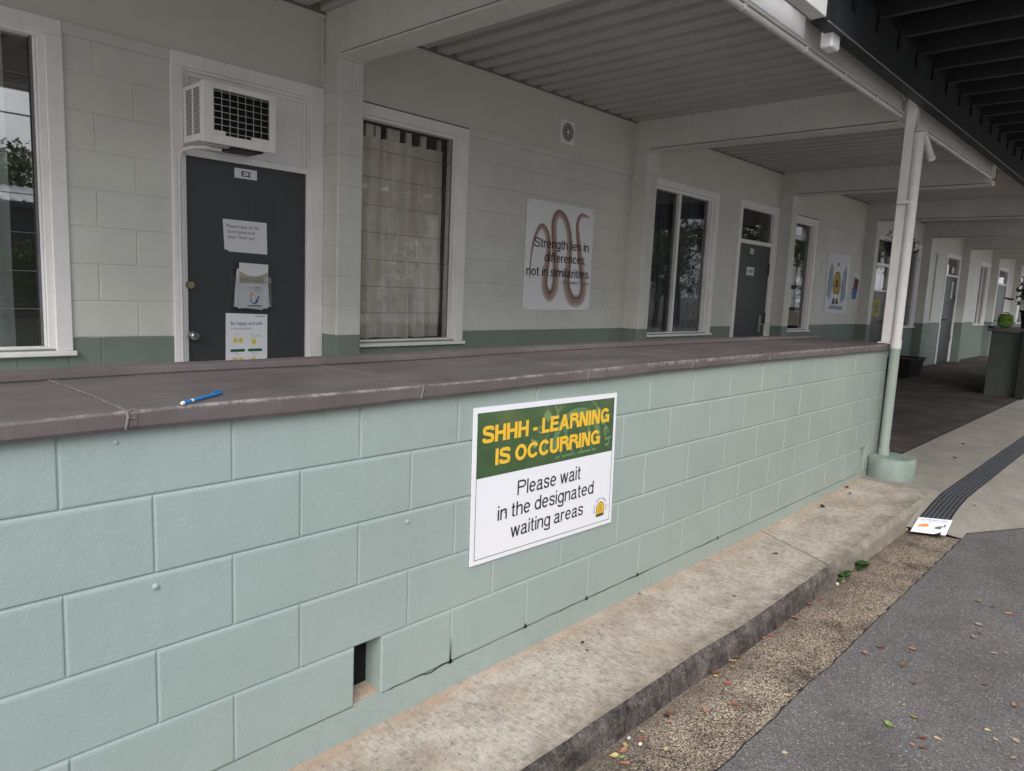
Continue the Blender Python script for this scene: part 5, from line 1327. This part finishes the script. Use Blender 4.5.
LV = [(3.288, -0.562, 'red', .02), (3.648, -0.551, 'tan', .028), (3.849, -0.53, 'orange', .026), (3.161, -0.551, 'brown', .022), (2.949, -0.562, 'orange', .026), (2.78, -0.541, 'brown', .02), (2.632, -0.541, 'pink', .03), (2.674, -0.562, 'red', .02), (2.568, -0.583, 'tan', .016),
      (2.325, -0.551, 'yellow', .026), (2.367, -0.546, 'brown', .03), (2.282, -0.572, 'orange', .018), (2.177, -0.551, 'brown', .028), (2.161, -0.556, 'yellow', .014), (2.791, -0.657, 'brown', .018), (2.018, -0.71, 'red', .028), (2.24, -0.816, 'tan', .018), (3.309, -0.837, 'green', .016),
      (2.939, -0.953, 'brown', .022), (3.034, -1.059, 'orange', .024), (2.833, -1.07, 'brown', .02), (2.833, -0.922, 'pink', .022), (3.902, -1.155, 'olive', .022), (3.871, -1.218, 'brown', .018), (3.839, -1.292, 'orange', .026), (3.564, -1.218, 'grey', .024), (3.394, -1.229, 'grey', .024),
      (3.468, -1.239, 'grey', .02), (3.278, -1.324, 'tan', .022), (3.32, -1.366, 'grey', .016), (2.928, -1.356, 'brown', .018), (2.717, -1.144, 'brown', .014), (2.505, -1.165, 'yellow', .014), (2.314, -1.165, 'green', .026), (2.441, -1.218, 'olive', .022), (2.325, -1.271, 'brown', .02),
      (2.261, -1.292, 'brown', .02), (2.357, -1.313, 'tan', .018), (2.251, -1.26, 'orange', .013), (2.558, -1.43, 'yellow', .014), (2.515, -1.462, 'tan', .013), (2.833, -1.472, 'orange', .024), (2.558, -1.515, 'tan', .018), (2.431, -1.525, 'tan', .016), (1.87, -0.964, 'tan', .014),
      (2.145, -0.615, 'red', .02), (1.901, -0.646, 'pink', .024), (1.795, -0.562, 'brown', .022), (1.764, -0.567, 'dark', .016), (1.742, -0.593, 'orange', .014), (1.615, -0.562, 'tan', .015), (1.573, -0.583, 'red', .018), (1.435, -0.567, 'yellow', .02), (1.478, -0.572, 'orange', .026), (1.51, -0.562, 'yellow', .018),
      (1.446, -0.588, 'green', .016), (1.425, -0.615, 'orange', .024), (2.462, -0.593, 'brown', .014), (3.055, -0.615, 'grey', .014), (2.494, -0.721, 'brown', .012), (3.521, -0.636, 'tan', .014), (3.257, -1.589, 'olive', .02), (4.156, -1.483, 'brown', .02), (2.145, -1.61, 'tan', .015)]
cn = {'red': 'crimson', 'orange': 'orange', 'tan': 'tan', 'brown': 'dark brown', 'yellow': 'yellow', 'green': 'yellow green', 'olive': 'olive', 'grey': 'dull grey-brown', 'pink': 'faded pinkish', 'dark': 'blackened'}
def where(x, y):
    if y > -.64: return 'against the foot of the kerb'
    if y > -.847: return 'on the gravel strip'
    return 'on the asphalt'
for (x, y, c, s) in LV:
    o = leaf(x, y, -.1905 if y < -.847 else -.1935, c, s)
    tag(o, '%s fallen leaf lying %s' % (cn[c], where(x, y)), 'leaf', '%s leaves %s' % (cn[c], where(x, y)))
def apz(x, y): return lerp_tab(wall_base, x) + (lerp_tab(edge_z, x) - lerp_tab(wall_base, x)) * min(1, -y / .52)
for (x, y, s) in ((4.554, -0.09, .035), (5.178, -0.047, .03), (5.017, -0.122, .025), (3.446, -0.24, .022), (1.811, -0.133, .014), (1.778, -0.187, .010), (2.725, -0.348, .012), (2.402, -0.025, .01), (7.137, -0.348, .03), (7.997, -0.24, .025), (5.393, -0.832, .018)):
    o = leaf(x, y, (apz(x, y) if x < 5.55 else pave_z(x, y)) + .003, 'dark', s)
    if x < 5.55 and y > -.54: tag(o, 'small curled black leaf on the concrete kerb slab', 'leaf', 'black leaf scraps on the kerb slab')
    else: tag(o, 'small curled black leaf on the concrete path past the kerb', 'leaf', 'black leaf scraps on the path')
for (x, y, s, mt) in ((1.552, -0.593, .009, 'white'), (1.552, -0.546, .008, 'white'), (1.594, -0.668, .011, 'tan'), (3.627, -0.551, .022, 'tan'), (3.553, -0.551, .012, 'white'), (4.919, -0.53, .022, 'tan'), (4.855, -0.525, .016, 'tan'), (4.781, -0.53, .012, 'brown')):
    m = MB(); blob(m, (x, y, -.192 + s * .4), s, s * .8, s * .6, n=8, k=6, sq=.8); o = m.build('pebble', 'lf_' + mt)
    tag(o, '%s pebble at the foot of the kerb' % ('pale' if mt == 'white' else 'dark' if mt == 'brown' else 'tan'), 'pebble', '%s pebbles by the kerb' % mt)
def weed(x, y, z, n, s, label):
    m = MB()
    for k in range(n):
        a = random.uniform(0, 6.28); L_ = random.uniform(.6, 1.2) * s; e = random.uniform(.2, 1.0)
        c = Vector((x + math.cos(a) * L_ * .6, y + math.sin(a) * L_ * .4, z + L_ * e * .7)); d = Vector((math.cos(a), math.sin(a), random.uniform(-.3, .5))).normalized(); sd = d.cross(Vector((0, 0, 1))).normalized(); q = s * random.uniform(.28, .45)
        m.add([c - d * q, c + sd * q * .6, c + d * q, c - sd * q * .6, c + Vector((0, 0, -.002))], [(0, 1, 4), (1, 2, 4), (2, 3, 4), (3, 0, 4)], True)
    r = empty('weed', (x, y, z)); tag(r, label, 'weed'); m.build('leaves', 'weed', r)
    m = MB()
    for k in range(5):
        a = random.uniform(0, 6.28); m.tube([(x, y, z - .01), (x + math.cos(a) * s * .5, y + math.sin(a) * s * .4, z + s * random.uniform(.3, .8))], [.0015, .001], 5)
    m.build('stem', 'weed', r)
weed(3.642, -0.545, -.19, 34, .075, 'straggly green weed growing up the kerb face')
weed(3.918, -0.56, -.19, 30, .065, 'low round-leaved green weed at the foot of the kerb beside an orange leaf')
m = MB()
random.seed(12)
for k in range(900):     # loose grit where kerb meets gravel
    x = random.uniform(.9, 4.7); y = -.537 - abs(random.gauss(0, .018)); s = random.uniform(.0015, .004); z = -.194
    m.add([(x - s, y, z), (x, y - s, z), (x + s, y, z), (x, y + s, z), (x, y, z + s)], [(0, 1, 4), (1, 2, 4), (2, 3, 4), (3, 0, 4)])
o = m.build('grit', 'gravel'); tag(o, 'loose grit gathered along the foot of the kerb', 'grit'); o['kind'] = 'stuff'

# ------------------------------------------------------------------ across the yard (seen in the window glass)
random.seed(21)
def tree_proto():
    r = empty('tree', (0, 0, 0)); m = MB()
    m.tube([(0, 0, 0), (.05, 0, 1.2), (0, .1, 2.3), (.1, .1, 3.3)], [.16, .13, .10, .05], 10)
    for k in range(7):
        a = k * .9; z0 = 1.3 + k * .28; m.tube([(.03, .05, z0), (.6 * math.cos(a), .6 * math.sin(a), z0 + .5), (1.2 * math.cos(a), 1.2 * math.sin(a), z0 + .8)], [.05, .03, .012], 6)
    m.build('trunk', 'bark', r)
    m = MB(); cl = [(random.uniform(-1.2, 1.2), random.uniform(-1.2, 1.2), random.uniform(1.7, 4.2), random.uniform(.35, .7)) for _ in range(22)]
    for (cx_, cy_, cz, rr) in cl:
        for k in range(190):
            c = Vector((random.gauss(0, 1), random.gauss(0, 1), random.gauss(0, .8))).normalized() * rr * random.uniform(.5, 1.05) + Vector((cx_, cy_, cz))
            n1 = Vector((random.gauss(0, 1), random.gauss(0, 1), random.gauss(0, 1))).normalized(); n2 = n1.orthogonal().normalized(); s = random.uniform(.05, .10)
            m.poly([c - n1 * s, c + n2 * s * .5, c + n1 * s, c - n2 * s * .5])
    m.build('crown', 'foliage', r); return r
tp = tree_proto()
TL = [(4.5, -14.2, 1.05, 'tree behind the shed across the yard, seen only in the left window glass'), (7.8, -15, 1.05, 'taller tree right of the shed across the yard'), (-.6, -15, 1.0, 'spreading tree left of the shed across the yard'),
      (-4.5, -14, 1.3, 'tree at the far left end across the yard'), (10, -13, 1.1, 'tree across the yard level with the end of the low wall'), (15, -14, 1.3, 'broad tree across the yard past the walkway'), (21, -12.5, 1.1, 'smaller tree across the yard near the far classrooms'),
      (26.5, -13, 1.05, 'tree beyond the yard in line with the third classroom'), (30.2, -12, 1.0, 'tree across the yard reflected in the sliding window'), (33.2, -12.6, 1.15, 'bushy tree across the yard reflected beside the mullion'), (36.8, -12, 1.05, 'tree furthest along the yard fence but one'), (42, -12.5, 1.3, 'last tree along the yard fence'), (49, -13, 1.25, 'tree past the end of the building'), (58, -13.5, 1.9, 'big tree well past the end of the building'), (70, -15, 2.4, 'very big tree far past the end of the building'), (3.9, -10.3, .5, 'small shrubby tree in front of the shed across the yard'), (86, -17, 3.0, 'huge tree at the far end of the grounds'), (33.0, -15.5, 1.5, 'tall tree behind the bushy one across the yard')]
for i, (x, y, s, lab) in enumerate(TL):
    if i == 0: r = tp
    else:
        r = tp.copy(); col.objects.link(r)
        for ch in list(tp.children):
            c = ch.copy(); col.objects.link(c); c.parent = r
    r.location = (x, y, -.21); r.rotation_euler = (0, 0, i * 1.7); r.scale = (s, s, s); tag(r, lab, 'tree', 'trees across the yard')
sh = empty('shed', (2.5, -12.5, -.21)); tag(sh, 'low shed with ribbed metal roof across the yard, seen in the left window glass', 'shed')
m = MB(); m.box(-3, 9, -13.4, -11.6, -.21, 2.85); m.build('wall', 'darksheet', sh)
m = MB(); x = -3.3; q = []
while x < 9.3: q += [(x, 0), (x + .14, 0), (x + .16, .03), (x + .2, .03), (x + .22, 0)]; x += .22
vs = []
for (x, h) in q: vs += [(x, -11.35, 2.93 + h), (x, -13.0, 3.40 + h)]
m.add(vs, [(2 * i, 2 * i + 1, 2 * i + 3, 2 * i + 2) for i in range(len(q) - 1)]); m.build('roof', 'guttermat', sh)
m = MB(); m.box(-3.3, 9.3, -11.42, -11.36, 2.80, 2.93); m.build('fascia', 'darksheet', sh)
fn = empty('metal_fence', (10, -10.8, -.21)); tag(fn, 'dark picket fence along the far side of the yard', 'fence')
m = MB(); x = -4
while x < 50: m.box(x, x + .025, -10.81, -10.785, -.2, 1.25); x += .13
m.box(-4, 50, -10.784, -10.76, 1.10, 1.14); m.box(-4, 50, -10.784, -10.76, .10, .14); m.build('pickets', 'ink', fn)

# ------------------------------------------------------------------ world, light, camera
w = bpy.data.worlds.new('World'); scn.world = w; w.use_nodes = True; nt = w.node_tree; nt.nodes.clear()
out = nt.nodes.new('ShaderNodeOutputWorld'); bg = nt.nodes.new('ShaderNodeBackground'); L(nt, bg.outputs[0], out.inputs[0])
sky = nt.nodes.new('ShaderNodeTexSky'); sky.sky_type = 'NISHITA'; sky.sun_disc = False
SUN_EL, SUN_AZ = 37, 232      # azimuth measured from +Y clockwise
sky.sun_elevation = R(SUN_EL); sky.sun_rotation = R(SUN_AZ); sky.air_density = 1.6; sky.dust_density = 4.0; sky.ozone_density = 1.5
tc = N(nt, 'ShaderNodeTexCoord')
cl = noise_n(nt, tc.outputs['Generated'], 2.6, 8, .6)
cr_ = ramp(nt, cl, [(.32, (3.6, 3.9, 4.4)), (.52, (6.0, 6.3, 6.8)), (.72, (9.5, 9.6, 9.9))])
cm = mixc(nt, .75, sky.outputs[0], cr_)
sx = N(nt, 'ShaderNodeSeparateXYZ'); L(nt, tc.outputs['Generated'], sx.inputs[0])
hz = ramp(nt, sx.outputs[2], [(0, g(1.5)), (.15, g(1.4)), (.5, g(1.3)), (1, g(1.4))])
cm = mixc(nt, 1.0, cm, hz, 'MULTIPLY')
L(nt, cm, bg.inputs[0]); bg.inputs[1].default_value = .158
sun = bpy.data.lights.new('sun', 'SUN'); sun.energy = 2.4; sun.angle = R(35); sun.color = (1, .985, .965)
so = bpy.data.objects.new('sun', sun); col.objects.link(so)
az, el = R(SUN_AZ), R(SUN_EL)
dirv = Vector((math.sin(az) * math.cos(el), math.cos(az) * math.cos(el), math.sin(el)))
so.rotation_euler = dirv.to_track_quat('Z', 'Y').to_euler(); so.location = (0, -5, 8)
cam = bpy.data.cameras.new('camera'); co = bpy.data.objects.new('camera', cam); col.objects.link(co)
co.location = (-.46508, -1.79253, 1.33686); co.rotation_euler = (1.4365, -.0441, -.8168)
co.rotation_euler = (R(82.30393), R(-2.52452), R(-46.79880))
cam.sensor_width = 36; cam.lens = 724.698 * 36 / 1024; cam.clip_end = 500; cam.clip_start = .05
scn.camera = co
scn.view_settings.view_transform = 'Standard'; scn.view_settings.look = 'None'; scn.view_settings.exposure = 0
scn.cycles.max_bounces = 10; scn.cycles.diffuse_bounces = 6; scn.cycles.transparent_max_bounces = 12; scn.cycles.use_denoising = True
try: scn.cycles.denoiser = 'OPENIMAGEDENOISE'
except Exception: pass
